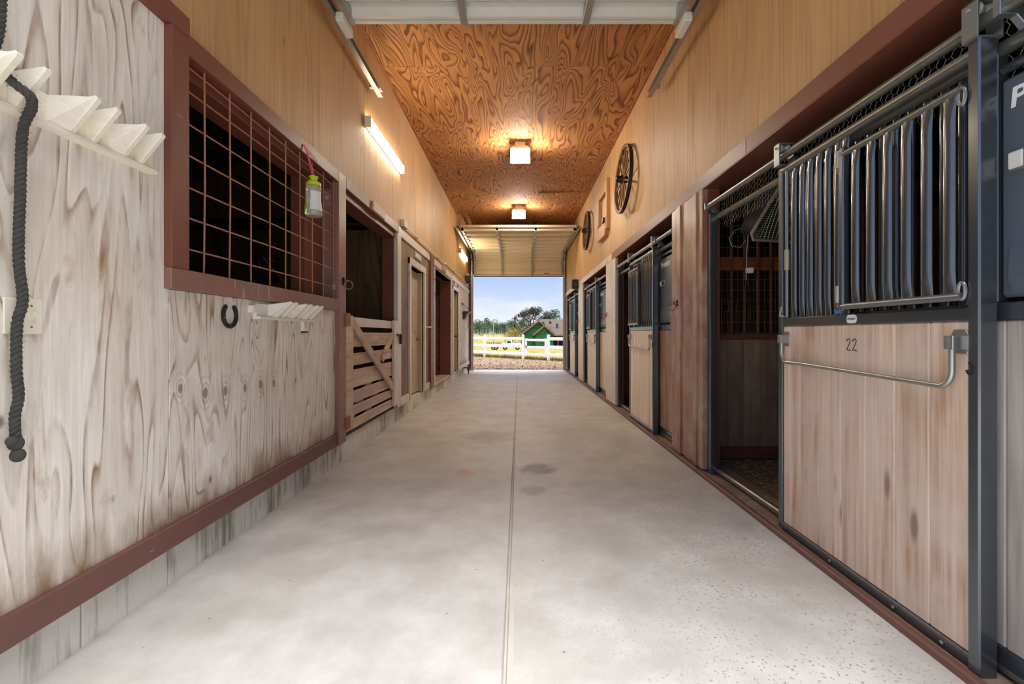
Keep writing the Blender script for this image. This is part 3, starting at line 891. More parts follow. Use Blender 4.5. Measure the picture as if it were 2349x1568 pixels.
for pi, (y0, y1) in enumerate(((3.58, 4.28), (6.80, 7.52), (10.20, 10.93), (13.56, 13.98))):
    if pi == 0:
        for (b, a, dx) in bw:
            bx('pillar_board', 'wood_pillar', XR - 0.02 - dx, XR + .02, a + .001, b - .001, 0.035, LB, wr, 0.003)
    else:
        nb = max(2, int((y1 - y0) / 0.18))
        for j in range(nb):
            a = y0 + (y1 - y0) * j / nb
            bx('pillar_board', 'wood_pillar' if pi == 3 else 'paint_white_glare', XR - 0.02 - R(0, .004), XR + .02, a + .001, a + (y1 - y0) / nb - .001, 0.035, LB, wr, 0.003)  # middle pillars carry the same glare as pale colour
    bx('pillar_return', 'paint_brown', XR + .02, XR + 0.115, y0 + .002, y0 + .04, 0.03, LB, wr, 0.003)
    bx('pillar_return', 'paint_brown', XR + .02, XR + 0.115, y1 - .04, y1 - .002, 0.03, LB, wr, 0.003)
bx('pillar_board', 'paint_brown', XR - 0.02, XR + .2, 0.95, 0.98, 0.03, LB, wr, 0.003)
sl = struct(empty('trim_3'), 'dark timber sill along the foot of the stalls')
for a, b in ((0.95, 3.6), (3.6, 7.2), (7.2, 10.6), (10.6, 13.98)):
    bx('sill_board', 'paint_base', 1.412, 1.446, a + .002, b - .002, -.02, 0.030, sl, 0.006)
    bx('sill_board', 'wood_stall', 1.447, 1.70, a + .002, b - .002, -.02, 0.022, sl, 0.003)

# ------------------------------------------------------------------ stall fronts and sliding doors
XD = 1.475                    # centre plane of the sliding doors


def bar_mesh(h, a=0.019, b=0.013, n=12):
    """flattened-end oval grille tube from z=0 to h, wide along Y"""
    mb = MB()
    lv = [(0.0, .55, 1.15), (0.02, .45, 1.2), (0.05, .8, 1.05), (0.085, 1.0, 1.0), (h - .085, 1.0, 1.0), (h - .05, .8, 1.05), (h - .02, .45, 1.2), (h, .5, 1.15)]
    vv, ff = [], []
    for (z, kb2, ka) in lv:
        for t in range(n):
            q = 2 * PI * t / n
            vv.append((b * kb2 * math.cos(q), a * ka * math.sin(q), z))
    for i in range(len(lv) - 1):
        for t in range(n):
            u = (t + 1) % n
            ff.append((i * n + t, i * n + u, (i + 1) * n + u, (i + 1) * n + t))
    ff += [tuple(range(n))[::-1], tuple(range((len(lv) - 1) * n, len(lv) * n))]
    return mb.add(vv, ff).mesh('grille_bar', 'metal_slate', 0, True)


BAR_DOOR = bar_mesh(0.80)
BAR_SUB = bar_mesh(0.66, 0.021)
BAR_FIX = bar_mesh(0.80, 0.016)


def put(name, me, loc, parent):
    o = link(name, me, parent)
    o.location = loc
    return o


def trolley(y, parent):
    t = MB()
    q = [(y - .04, 2.035), (y + .04, 2.035), (y + .04, 2.15), (y - .04, 2.15)]
    # folded strap box open along the track
    t.box(XD - .042, XD - .036, y - .026, y + .026, 2.03, 2.15)
    t.box(XD + .036, XD + .042, y - .026, y + .026, 2.03, 2.15)
    t.box(XD - .042, XD + .042, y - .026, y + .026, 2.145, 2.151)
    t.box(XD - .042, XD + .042, y - .026, y + .026, 2.028, 2.034)
    o = t.build('trolley', 'metal_slate_light', parent, 0.001)
    wv = MB().lathe([(0.016, -.028), (0.024, -.022), (0.014, 0), (0.024, .022), (0.016, .028)], n=16).xf(Matrix.Translation((XD, y, 2.126)) @ Matrix.Rotation(PI / 2, 4, 'Y'))
    wv.build('wheel', 'metal_galv_dull', o, 0, True)
    MB().lathe([(0.007, 0), (0.007, .006), (.003, .009)], n=8).xf(Matrix.Translation((XD - .042, y, 2.126)) @ Matrix.Rotation(-PI / 2, 4, 'Y')).build('bolt', 'metal_galv', o, 0, True)
    return o


def bolt(y, z, parent, x=XD - 0.022, r=0.007):
    return MB().lathe([(r, 0), (r, .004), (r * .5, .006)], n=10).xf(Matrix.Translation((x, y, z)) @ Matrix.Rotation(-PI / 2, 4, 'Y')).build('bolt', 'metal_galv', parent, 0, True)


def pull_handle(ya, yb, parent, x0):
    """U-shaped pipe handle hung in two plates"""
    hx = x0 - 0.028
    pts = [(hx, ya, 1.085)]
    for i in range(7):
        a = i / 6 * PI / 2
        pts.append((hx, ya - 0.045 * (1 - math.cos(a)), 1.0 - 0.05 * math.sin(a)))
    for i in range(6):
        t = (i + 1) / 7
        pts.append((hx, ya - .045 + (yb - ya + .09) * t, 0.95 - 0.004 * i))
    for i in range(7):
        a = (1 - i / 6) * PI / 2
        pts.append((hx, yb + 0.045 * (1 - math.cos(a)), 0.98 - 0.055 * math.sin(a)))
    pts.append((hx, yb, 1.085))
    o = MB().tube(pts, 0.0095, 12).build('handle', 'metal_galv', parent, 0, True)
    for y in (ya, yb):
        p = MB()
        p.prism([(y - .026, 1.035), (y + .026, 1.035), (y + .03, 1.045), (y + .03, 1.10), (y + .02, 1.115), (y - .02, 1.115), (y - .03, 1.10), (y - .03, 1.045)], 'X', x0 - .004, x0 + .001)
        p.box(hx - .014, x0 - .002, y - .017, y + .017, 1.05, 1.095)
        p.tube([(hx, y, 1.052), (hx, y, 1.092)], 0.0155, 12)
        p.build('handle_plate', 'metal_galv', o, 0.002)
    return o


def sliding_door(yf, yn, label, flip=False, wood='wood_door', planks=7, gate_frac=0.56, number=None, pipe_plate=False):
    d = thing('sliding_stall_door', label, 'stall door', 'sliding stall doors')
    W = yf - yn
    s = 0.04
    bx('stile', 'metal_slate', XD - .02, XD + .02, yf - s, yf, 0.03, 2.02, d, 0.005)
    bx('stile', 'metal_slate', XD - .03, XD + .03, yn, yn + s, 0.005, 2.035, d, 0.005)
    trolley(yf - .022, d)
    trolley(yn + .02, d)
    MB().tube([(XD, yf - .02, 2.002), (XD, yn + .02, 2.002)], 0.022, 14).build('top_pipe', 'metal_pipe', d, 0, True)
    mr = bx('middle_rail', 'metal_slate', XD - .02, XD + .02, yn + s, yf - s, 1.143, 1.188, d, 0.004)
    br = bx('bottom_rail', 'metal_slate', XD - .02, XD + .02, yn + s, yf - s, 0.022, 0.068, d, 0.004)
    for u in (0.12, 0.3, 0.62):
        bolt(yn + u * W, 0.045, d)
    # planks
    a, b = yn + s + .002, yf - s - .002
    for j in range(planks):
        y0 = a + (b - a) * j / planks
        y1 = a + (b - a) * (j + 1) / planks
        bx('plank', wood, XD - .015, XD + .015, y0 + .0008, y1 - .0008, 0.068, 1.143, d, 0.0055)
    # grille: fixed bars on one part, hinged feed gate on the other
    g0 = yn + s
    ysplit = yn + gate_frac * W if not flip else yf - gate_frac * W
    nb = 6
    if not flip:
        fixed = (ysplit + .035, yf - s - .045)
        sub = (yn + s + .01, ysplit - .012)
    else:
        fixed = (yn + s + .02, ysplit - .035)
        sub = (ysplit + .012, yf - s - .008)
    for j in range(nb):
        put('grille_bar', BAR_DOOR, (XD, fixed[0] + (fixed[1] - fixed[0]) * (j + .5) / nb, 1.188), d)
    put('grille_bar', BAR_DOOR, (XD, ysplit + (.018 if not flip else -.018), 1.188), d)
    if not flip:
        # round locking rod with knurled grip next to the far stile
        ry = yf - s - .022
        MB().tube([(XD - .006, ry, 1.19), (XD - .006, ry, 2.0)], 0.010, 12).build('lock_rod', 'metal_slate_light', d, 0, True)
        MB().tube([(XD - .006, ry, 1.45), (XD - .006, ry, 1.56)], 0.0135, 12).build('grip', 'metal_galv_dull', d, 0, True)
        MB().tube([(XD - .02, ry + .03, 1.25), (XD - .028, ry + .03, 1.20), (XD - .028, ry - .01, 1.195)], 0.006, 8).build('latch_hook', 'metal_galv', d, 0, True)
    fg = bx('feed_gate_stile', 'metal_slate', XD - .048, XD - .018, (ysplit - .03) if not flip else ysplit, ysplit if not flip else ysplit + .03, 1.205, 1.925, d, 0.006)
    for z in (1.895, 1.222):
        MB().tube([(XD - .036, sub[0], z), (XD - .036, sub[1], z)], 0.014, 12).build('feed_gate_rail', 'metal_pipe' if z > 1.5 else 'metal_slate_light', d, 0, True)
    for j in range(nb):
        y = sub[0] + (sub[1] - .035 - sub[0] if not flip else sub[1] - sub[0]) * (j + .5) / nb
        put('grille_bar', BAR_SUB, (XD - .036, y, 1.226), d)
    for z in (1.24, 1.84):
        hy = ysplit + (.004 if not flip else -.004)
        hz = MB().tube([(XD - .045, hy, z), (XD - .045, hy, z + .075)], 0.010, 10)
        hz.build('hinge', 'metal_rust' if flip else 'metal_galv_dull', d, 0, True)
        MB().tube([(XD - .045, hy, z + .04), (XD - .045, hy, z - .02), (XD - .04, hy - .02, z - .035)], 0.006, 8).build('hinge_pin', 'metal_rust', d, 0, True)
    ey = sub[0] if not flip else sub[1]
    for z in (1.24, 1.87):
        ring = [(XD - .036, ey + .012 * math.sin(t), z + .028 * math.cos(t)) for t in [2 * PI * i / 14 for i in range(14)]]
        MB().tube(ring, 0.005, 8, closed=True).build('latch_ring', 'metal_galv', d, 0, True)
    pull_handle(yf - .075, yn + .075, d, XD - .016)
    MB().tube([(XD - .03, yn + .03 + .010 * math.cos(t), 0.99 + .018 * math.sin(t)) for t in [PI * .4 + i * PI * 1.5 / 9 for i in range(10)]], 0.004, 8).build('hook', 'metal_dark', d, 0, True)
    if number:
        strokes = []
        for dx in (0.0, -0.036):
            base = (yf + yn) / 2 + 0.022 + dx
            pl = [(0.013, .018), (0.010, .026), (0.002, .030), (-.006, .026), (-.008, .018), (-.002, .006), (0.006, -.006), (0.013, -.018), (0.013, -.020), (0.002, -.0195), (-.011, -.022)]
            mb = MB().tube([(XD - .0155, base + u, 1.05 + w) for u, w in pl], 0.0018, 6)
            mb.build('numeral', 'ink_dark', d, 0, True)
    if pipe_plate:
        # small white maker's badge on the middle rail
        cy, cz = (yf + yn) / 2 - 0.002, 1.166
        o2 = []
        for i in range(32):
            a = 2 * PI * i / 32
            ex = lambda v: math.copysign(abs(v) ** 0.6, v)
            o2.append((cy + 0.029 * ex(math.cos(a)), cz + 0.019 * ex(math.sin(a))))
        bd = MB().prism(o2, 'X', XD - .0225, XD - .0195).build('badge', 'label_white', mr, 0.0006)
        wall_text('Priefert', 0.0155, 'ink_blue', (XD - .0228, cy + 0.024, cz - 0.004), mr, 'lettering', 0.25, 1.0)
        tw = MB()
        for q in range(3):
            tw.tube([(XD + .022 * math.cos(t), ysplit + .05 + .022 * math.sin(t), 1.198 + .006 * q + .002 * math.sin(3 * t)) for t in [2 * PI * i / 12 for i in range(12)]], 0.0028, 6, closed=True)
        tw.build('twine_wrap', 'twine_blue', d, 0, True)
    return d


def stall_front(yf, yn, ydoor_near, label, wood, plastic_text):
    """fixed steel front: frame posts, header, track, planks, bars and plastic feed panel"""
    t = thing('stall_front', label, 'stall front', 'fixed stall fronts')
    X0, X1 = 1.522, 1.562
    bx('frame_post', 'metal_slate', 1.478, 1.532, yf - .085, yf - .045, 0.022, 2.03, t, 0.006)
    bx('frame_post', 'metal_slate', X0, X1, yn + .002, yn + .04, 0.022, 2.03, t, 0.006)
    MB().tube([(1.542, yf - .06, 2.005), (1.542, yn, 2.005)], 0.024, 12).build('header_pipe', 'metal_pipe', t, 0, True)
    MB().tube([(XD, yf - .04, 2.088), (XD, yn - .02 + .06, 2.088)], 0.0215, 12).build('track_pipe', 'metal_pipe', t, 0, True)
    MB().tube([(1.542, yf - .06, 0.05), (1.542, yn + .03, 0.05)], 0.022, 12).build('ground_pipe', 'metal_pipe', t, 0, True)
    for y in (yf - .06, ydoor_near - .05):
        b = MB().prism([(XD - .03, 2.06), (XD + .02, 2.06), (1.56, 1.985), (1.56, 2.03), (XD + .02, 2.115), (XD - .03, 2.115)], 'Y', y - .012, y + .012)
        o = b.build('track_bracket', 'metal_slate_light', t, 0.002)
        bolt(y - .005, 2.02, o, 1.535, 0.008)
    yp = ydoor_near + 1.10
    bx('panel_post', 'metal_slate', X0, X1, yp - .02, yp + .02, 0.03, 2.0, t, 0.005)
    bx('panel_rail', 'metal_slate', X0, X1, yn + .04, yp - .02, 1.143, 1.20, t, 0.004)
    bx('panel_rail', 'metal_slate', X0, X1, yn + .04, yp - .02, 0.05, 0.115, t, 0.004)
    n_ = max(4, int((yp - yn) / 0.14))
    for j in range(n_):
        a = yn + .042 + (yp - yn - .064) * j / n_
        b = yn + .042 + (yp - yn - .064) * (j + 1) / n_
        bx('plank', wood, X0 + .006, X1 - .006, a + .0012, b - .0012, 0.115, 1.143, t, 0.004)
    ym = ydoor_near + 0.02
    bx('panel_post', 'metal_slate', X0, X1, ym, ym + .035, 1.2, 2.0, t, 0.004)
    k_ = int((yp - ym - .06) / 0.07)
    for j in range(k_):
        put('grille_bar', BAR_FIX, (1.542, ym + .06 + j * 0.07, 1.2), t)
    # moulded plastic feed panel
    pz0, pz1 = 1.215, 1.90
    y0, y1 = yn + .045, ym - .003
    MB().hull8([(1.528, y0, pz0), (1.556, y0, pz0), (1.556, y1, pz0), (1.528, y1, pz0), (1.528, y0, pz1), (1.556, y0, pz1), (1.556, y1, pz1), (1.528, y1, pz1)]).build('feed_panel', 'plastic_grey', t, 0.01)
    MB().hull8([(1.515, y0 + .05, 1.27), (1.53, y0 + .05, 1.23), (1.53, y1 - .03, 1.23), (1.515, y1 - .03, 1.27), (1.52, y0 + .05, 1.36), (1.53, y0 + .05, 1.385), (1.53, y1 - .03, 1.385), (1.52, y1 - .03, 1.36)]).build('feed_hatch', 'plastic_grey', t, 0.008)
    MB().tube([(1.542, y0, 1.935), (1.542, y1, 1.935)], 0.016, 10).build('panel_pipe', 'metal_slate', t, 0, True)
    lt = bx('latch_plate', 'metal_galv', 1.520, 1.529, y1 - .16, y1 - .02, 1.60, 1.665, t, 0.003)
    bx('latch_slide', 'metal_white', 1.513, 1.521, y1 - .075, y1 - .035, 1.607, 1.658, lt, 0.003)
    bx('latch_slot', 'metal_dark', 1.517, 1.521, y1 - .15, y1 - .085, 1.615, 1.65, lt, 0.002)
    wall_text('Priefert', 0.085, 'paint_letter', (1.5275, y1 - .028, 1.80), t, 'lettering', 0.1, 1.1)
    return t


DW = [(2.545, 1.425), (5.945, 4.87), (9.565, 8.43), (12.73, 11.55)]
front_labels = ['steel and plank stall front with a grey plastic feed panel, carrying the door numbered 22',
                'steel stall front with brown planks beside the pillar with the twine-hung iron ring',
                'plank stall front between the second and third pillars, all whitened by glare',
                'stall front beside the far barn doorway under the black speaker box']
door_labels = ['sliding stall door with dark grille bars, pale planks, a pipe handle and the number 22',
               'half open sliding stall door with a rusty feed-gate hinge and narrow planks whitened by glare',
               'white-lit sliding stall door in the third stall opening',
               'narrow-looking sliding stall door closest to the far barn doorway']
for i in range(4):
    stall_front(FARS[i], NEARS[i], DW[i][1], front_labels[i], ['wood_grey', 'wood_pillar', 'wood_far_glare', 'wood_far_glare'][i], True)
    sliding_door(DW[i][0], DW[i][1], door_labels[i], flip=(i > 0), wood='wood_door' if i == 0 else 'wood_far_glare', number=(i == 0), pipe_plate=(i == 0), gate_frac=0.54 if i == 0 else 0.48)

# hexagonal netting over each stall front
def hexnet(yn, yf, z0, z1, x, label):
    mb = MB()
    s = 0.021
    hh = s * math.sqrt(3) / 2
    def wire(a, b):
        d = (Vector(b) - Vector(a))
        mb.tube([a, b], 0.0011, 3, caps=False)
    ny = int((yf - yn) / (1.5 * s))
    nz = int((z1 - z0) / (2 * hh))
    for i in range(ny):
        for j in range(nz):
            cy = yn + i * 1.5 * s
            cz = z0 + j * 2 * hh + (hh if i % 2 else 0)
            w = lambda a: (x + 0.02 * math.sin(cy * 3.1) * math.cos(cz * 9) + R(-.001, .001), cy + s * math.cos(a), cz + s * math.sin(a))
            P = [w(PI / 3 * q) for q in range(4)]
            for q in range(3):
                wire(P[q], P[q + 1])
    return stuff(tag(mb.build('wire_netting', 'wire_pale', None), label, 'netting', 'hexagonal wire netting above the stall fronts'))


hexnet(1.01, 3.55, 1.93, 2.19, 1.60, 'hexagonal wire netting stretched above the stall door numbered 22')

# stall interiors
FP = ['wood_stall', 'wood_orange']
bar_p = MB().tube([(0, 0, 0), (0, 0, 1.28)], 0.0125, 8).mesh('partition_bar', 'paint_brown', 0, True)
for i, y in enumerate((3.95, 7.18, 10.56)):
    p = struct(empty('wall_partition_%d' % (i + 1)), 'planked stall partition with bars above')
    for j in range(22):
        x0 = 1.66 + j * 0.147
        bx('plank', 'wood_stall' if i == 0 else 'wood_orange', x0 + .001, x0 + .146, y - .018, y + .018, 0.13, 1.055, p, 0.003)  # further partitions: orange interior light put into the plank colour
    bx('rail', 'paint_brown', 1.66, 4.9, y - .03, y + .03, 1.055, 1.105, p, 0.004)
    bx('rail', 'paint_brown', 1.66, 4.9, y - .035, y + .03, 0.03, 0.13, p, 0.004)
    bx('rail', 'wood_orange', 1.66, 4.9, y + .05, y + .09, 1.66, 1.78, p, 0.004)  # orange-lit look of the next stall's wood, as colour
    bx('rail', 'paint_brown', 1.66, 4.9, y - .03, y + .03, 2.36, 2.45, p, 0.004)
    for j in range(28):
        put('partition_bar', bar_p, (1.74 + j * 0.114, y, 1.10), p)
    if i == 0:
        wm = MB()
        for j in range(34):
            wm.tube([(1.67 + j * .046, y - .02, 1.10), (1.67 + j * .046, y - .02, 2.36)], 0.0016, 4, caps=False)
        for j in range(14):
            wm.tube([(1.66, y - .02, 1.11 + j * .0925), (3.2, y - .02, 1.11 + j * .0925)], 0.0018, 4, caps=False)
        stuff(wm.build('wire_mesh', 'wire_grey', p))
struct(bx('floor_right_wing', 'dirt_bedding', 1.705, 4.9, 0.95, 13.98, -0.05, 0.02, None, 0), 'dark dirt and bedding floor of the stalls')
bed = MB()
for i in range(2600):
    x, y = R(1.72, 2.7), R(2.3, 3.9)
    l, a, z = R(.006, .022), R(0, 2 * PI), R(.0205, .03)
    dx, dy = math.cos(a) * l, math.sin(a) * l
    bed.add([(x - dx, y - dy, z), (x + dx, y + dy, z + R(-.003, .003)), (x + dy * .25, y - dx * .25, z + .003)], [(0, 1, 2)])
stuff(tag(bed.build('bedding_chips', 'twine'), 'scattered straw and wood chips on the stall floor', 'bedding'))

# box fan hung in the first stall
fan = thing('box_fan', 'beige grilled box fan with clipped corners hanging inside the nearest stall', 'fan')
def fan_outline(w, h, c):
    return [(-w + c, -h), (w - c, -h), (w, -h + c * .25), (w, h - c), (w - c, h), (-w + c, h), (-w, h - c), (-w, -h + c * .25)]
FO = [(-0.26, -0.21), (0.26, -0.21), (0.285, -0.17), (0.15, 0.17), (0.11, 0.21), (-0.11, 0.21), (-0.15, 0.17), (-0.285, -0.17)]
FM = Matrix.Translation((1.985, 3.32, 1.99)) @ Matrix.Rotation(math.radians(14), 4, 'Z') @ Matrix.Rotation(math.radians(20), 4, 'X')
body = MB().prism([(u * .92, w * .92) for u, w in FO], 'Y', 0.0, 0.17).xf(FM)
body.build('housing', 'metal_slate', fan, 0.008)
rim = MB().tube([(u, -0.005, w) for u, w in FO], 0.013, 8, closed=True).xf(FM)
rim.build('rim', 'wire_pale', fan, 0, True)
gl = MB()
def fan_half(z):        # half width at height z
    for (u0, w0), (u1, w1) in zip(FO[1:5], FO[2:5]):
        if w0 <= z <= w1:
            return u0 + (u1 - u0) * (z - w0) / (w1 - w0)
    return 0.1
for i in range(26):
    z = -0.2 + 0.0158 * i
    hw = fan_half(z)
    gl.tube([(-hw, -.006, z), (hw, -.006, z)], 0.0018, 4)
for i in range(15):
    u = -0.245 + i * 0.035
    zt = max(z for z in [-.21 + .005 * q for q in range(84)] if fan_half(z) >= abs(u))
    gl.tube([(u, -.009, -.21), (u * .8, -.009, zt)], 0.0022, 4)
gl.xf(FM)
stuff(gl.build('grille', 'wire_pale', fan))
bx('mesh_back', 'metal_dark', -.0, .0, 0, 0, 0, 0, None) if False else None
MB().prism([(u * .86, w * .86) for u, w in FO], 'Y', -0.002, 0.004).xf(FM).build('dark_core', 'metal_dark', fan)
cord = MB().tube([(1.83, 3.62, 2.2), (1.825, 3.62, 2.02), (1.83, 3.62, 1.86), (1.82, 3.62, 1.75), (1.82, 3.62, 1.62), (1.815, 3.62, 1.52)], 0.005, 8)
cord.tube([(1.80, 3.62, 1.96), (1.72, 3.62, 1.92), (1.68, 3.62, 1.86), (1.70, 3.62, 1.80), (1.77, 3.62, 1.79), (1.815, 3.62, 1.85)], 0.004, 8)
co = tag(cord.build('power_cord', 'wire_pale', None, 0, True), 'pale power cord dangling beside the box fan in the stall', 'cord')
bx('switch_box', 'label_white', 1.815, 1.867, 3.60, 3.635, 1.585, 1.627, co, 0.004)
bx('plug', 'plastic_black', 1.802, 1.828, 3.605, 3.635, 1.48, 1.53, co, 0.004)

# iron ring with twine on the first pillar, and rings on the other posts
def tie_ring(y, z, x, s, label, side=1, twine=False):
    t = thing('tie_ring', label, 'ring', 'iron tie rings on the posts')
    bx('plate', 'metal_rust', x, x + side * .008, y - .03, y + .03, z - .035, z + .035, t, 0.003)
    xx = x - side * .03
    MB().tube([(x, y, z + .01), (xx, y, z + .012), (xx, y, z - .01), (x, y, z - .012)], 0.006, 8).build('eye', 'metal_rust', t, 0, True)
    cen = Vector((xx - side * .012, y, z - .03))
    MB().tube([(cen.x - side * .02 * math.sin(a), y + .036 * math.sin(a), cen.z + .036 * math.cos(a)) for a in [2 * PI * i / 18 for i in range(18)]], 0.0055, 8, closed=True).build('ring', 'metal_rust', t, 0, True)
    if twine:
        w = MB()
        for q in range(3):
            pts = [(cen.x + R(-.01, .01), y + R(-.012, .012) + .012 * q, cen.z - .03 - i * R(.045, .06)) for i in range(9)]
            w.tube([(cen.x, y, cen.z - .03)] + pts[:9 - q * 2], 0.003, 5)
        w.build('twine', 'twine', t, 0, True)
    return t


tie_ring(4.13, 1.38, XR - .034, 1, 'rusty iron tie ring with frayed twine on the brown boarded pillar', 1, True)
tie_ring(7.45, 1.42, XR - .026, 1, 'rusty tie ring on the glare-whitened pillar between the second and third stalls')
tie_ring(10.8, 1.42, XR - .026, 1, 'rusty tie ring on the pillar under the black speaker box')
tie_ring(3.80, 1.54, F0, 1, 'rusty tie ring on the post between grilled window and slat gate', -1)

# ------------------------------------------------------------------ overhead doors
def section_profile(h):
    """(s, depth) corrugation along one door section"""
    m_ = h / 2
    q_ = h / 4
    pr = [(0.0, -.068), (0.030, -.068), (0.034, -.010), (0.050, -.010), (0.054, -.068), (0.085, -.068), (0.092, 0.0), (q_ + .03, 0.0), (q_ + .034, .014), (q_ + .046, .014), (q_ + .05, 0.0),
          (m_ - .05, 0.0), (m_ - .044, -.03), (m_ - .008, -.03), (m_ - .006, 0.0), (m_ + .006, 0.0), (m_ + .008, -.03), (m_ + .044, -.03), (m_ + .05, 0.0),
          (h - q_ - .05, 0.0), (h - q_ - .046, .014), (h - q_ - .034, .014), (h - q_ - .03, 0.0), (h - .092, 0.0), (h - .085, -.068), (h - .054, -.068), (h - .05, -.010), (h - .034, -.010), (h - .03, -.068), (h, -.068)]
    return pr


def overhead_door(name, label, path, x0, x1, stiles, h, flipn, mat, stile_mat):
    """path: list of (start, end) (y,z) pairs for each section; flipn: sign of the inside normal"""
    d = thing(name, label, 'garage door', 'roll-up sectional doors')
    for (a, b) in path:
        a, b = Vector(a), Vector(b)
        L = (b - a).length
        t = (b - a) / L
        nrm = Vector((-t.y, t.x)) * flipn
        pr = section_profile(L)
        up = [a + t * s - nrm * dd for s, dd in pr]
        dn = [p - nrm * -0.03 * -1 for p in up]
        poly = up + [a + t * s - nrm * 0.03 for s, dd in reversed(pr)]
        mb = MB().prism([(p.x, p.y) for p in poly], 'X', x0, x1)
        mb.build('section', mat, d)
        for sx in stiles:
            w = 0.028
            q = [a + nrm * 0.004, b + nrm * 0.004, b + nrm * 0.078, a + nrm * 0.078]
            MB().prism([(p.x, p.y) for p in q], 'X', sx - w, sx + w).build('stiffener', stile_mat, d, 0.003)
        for sx in (x0 + .03, x1 - .03):
            q = [a + nrm * 0.004, b + nrm * 0.004, b + nrm * 0.08, a + nrm * 0.08]
            MB().prism([(p.x, p.y) for p in q], 'X', sx - .03, sx + .03).build('end_stile', stile_mat, d, 0.003)
        for sx, w in [(s, .035) for s in stiles] + [(x0 + .03, .04), (x1 - .03, .04)]:
            q = [b - t * .05 + nrm * 0.07, b + t * .02 + nrm * 0.07, b + t * .02 + nrm * 0.09, b - t * .05 + nrm * 0.09]
            MB().prism([(p.x, p.y) for p in q], 'X', sx - w, sx + w).build('hinge', 'metal_galv_dull', d, 0.002)
    return d


def door_track(d, x, pts, side):
    """U-channel track following (y,z) points"""
    P = [Vector((x, y, z)) for y, z in pts]
    for off, w in ((0.0, .004), ):
        mb = MB()
        for k_ in range(len(P) - 1):
            mb.bar(P[k_], P[k_ + 1], 0.05, 0.006, (1, 0, 0)) if False else None
        vv, ff = [], []
        prof = [(-.022, .026), (-.022, .028), (.026, .028), (.026, -.028), (-.022, -.028), (-.022, -.026), (.022, -.026), (.022, .026)]
        n_ = len(prof)
        for k_, p in enumerate(P):
            t = (P[min(k_ + 1, len(P) - 1)] - P[max(k_ - 1, 0)]).normalized()
            u = Vector((0, -t.z, t.y))
            for (px, pu) in prof:
                vv.append(p + Vector((px * side, 0, 0)) + u * pu)
        for k_ in range(len(P) - 1):
            for q in range(n_):
                r = (q + 1) % n_
                ff.append((k_ * n_ + q, k_ * n_ + r, (k_ + 1) * n_ + r, (k_ + 1) * n_ + q))
        ff += [tuple(range(n_)), tuple(range((len(P) - 1) * n_, len(P) * n_))]
        mb.add(vv, ff).build('track', 'metal_galv', d, 0)


# near door, parked flat below the ceiling
H = 0.50
pth = [((3.61 - H * i, 3.625), (3.61 - H * (i + 1) + .012, 3.625)) for i in range(5)]
nd = overhead_door('sectional_overhead_door', 'white steel sectional door parked flat overhead under the near part of the ceiling', pth, -1.345, 1.285, (-0.425, 0.535), H, 1, 'metal_white', 'metal_galv')
for x, s in ((-1.405, -1), (1.345, 1)):
    door_track(nd, x, [(4.66, 3.55), (1.4, 3.55), (1.25, 3.52), (1.12, 3.43), (1.04, 3.3), (1.02, 3.1), (1.02, 0.02)], s)
    bx('roller_bracket', 'metal_white', x - s * .045 - .03, x - s * .045 + .03, 3.46, 3.68, 3.485, 3.556, nd, 0.006)
    MB().tube([(x - s * .08, 3.55, 3.55), (x, 3.55, 3.55)], 0.008, 8).build('roller', 'metal_galv', nd, 0, True)
    for y in (1.6, 3.0, 4.5):
        bx('hanger', 'metal_galv_dull', x + s * .022, x + s * .06, y - .02, y + .02, 3.53, 3.57 if y > 4 else 4.0, nd, 0.002)

# far door
yb = 13.90
pf = [((yb, 2.872), (yb, 3.355)), ((yb - .012, 3.375), (yb - .30, 3.595)), ((yb - .32, 3.602), (yb - .78, 3.612))]
yy = yb - .80
for i in range(5):
    pf.append(((yy - .48 * i, 3.61), (yy - .48 * (i + 1) + .02, 3.61)))
fd = overhead_door('sectional_overhead_door', 'cream sectional door rolled up over the far barn doorway', pf, -1.34, 1.37, (-0.49, 0.42), H, 1, 'door_steel', 'metal_galv_dull')
for x, s in ((-1.405, -1), (1.412, 1)):
    door_track(fd, x, [(yb - .03, 0.02), (yb - .03, 3.2), (yb - .05, 3.33), (yb - .11, 3.44), (yb - .2, 3.52), (yb - .32, 3.56), (yb - .5, 3.57), (10.5, 3.57)], s)
bx('front_edge', 'door_cream', -1.34, 1.37, 10.66, 10.70, 3.60, 3.66, fd, 0.003)
MB().tube([(0.80, yb - .03, 2.95), (0.80, yb - .07, 2.95), (0.93, yb - .07, 2.95), (0.93, yb - .03, 2.95)], 0.008, 8).build('lift_handle', 'metal_dark', fd, 0, True)
bx('bottom_seal', 'seam_dark', -1.34, 1.37, yb - .01, yb + .03, 2.852, 2.872, fd, 0.002)

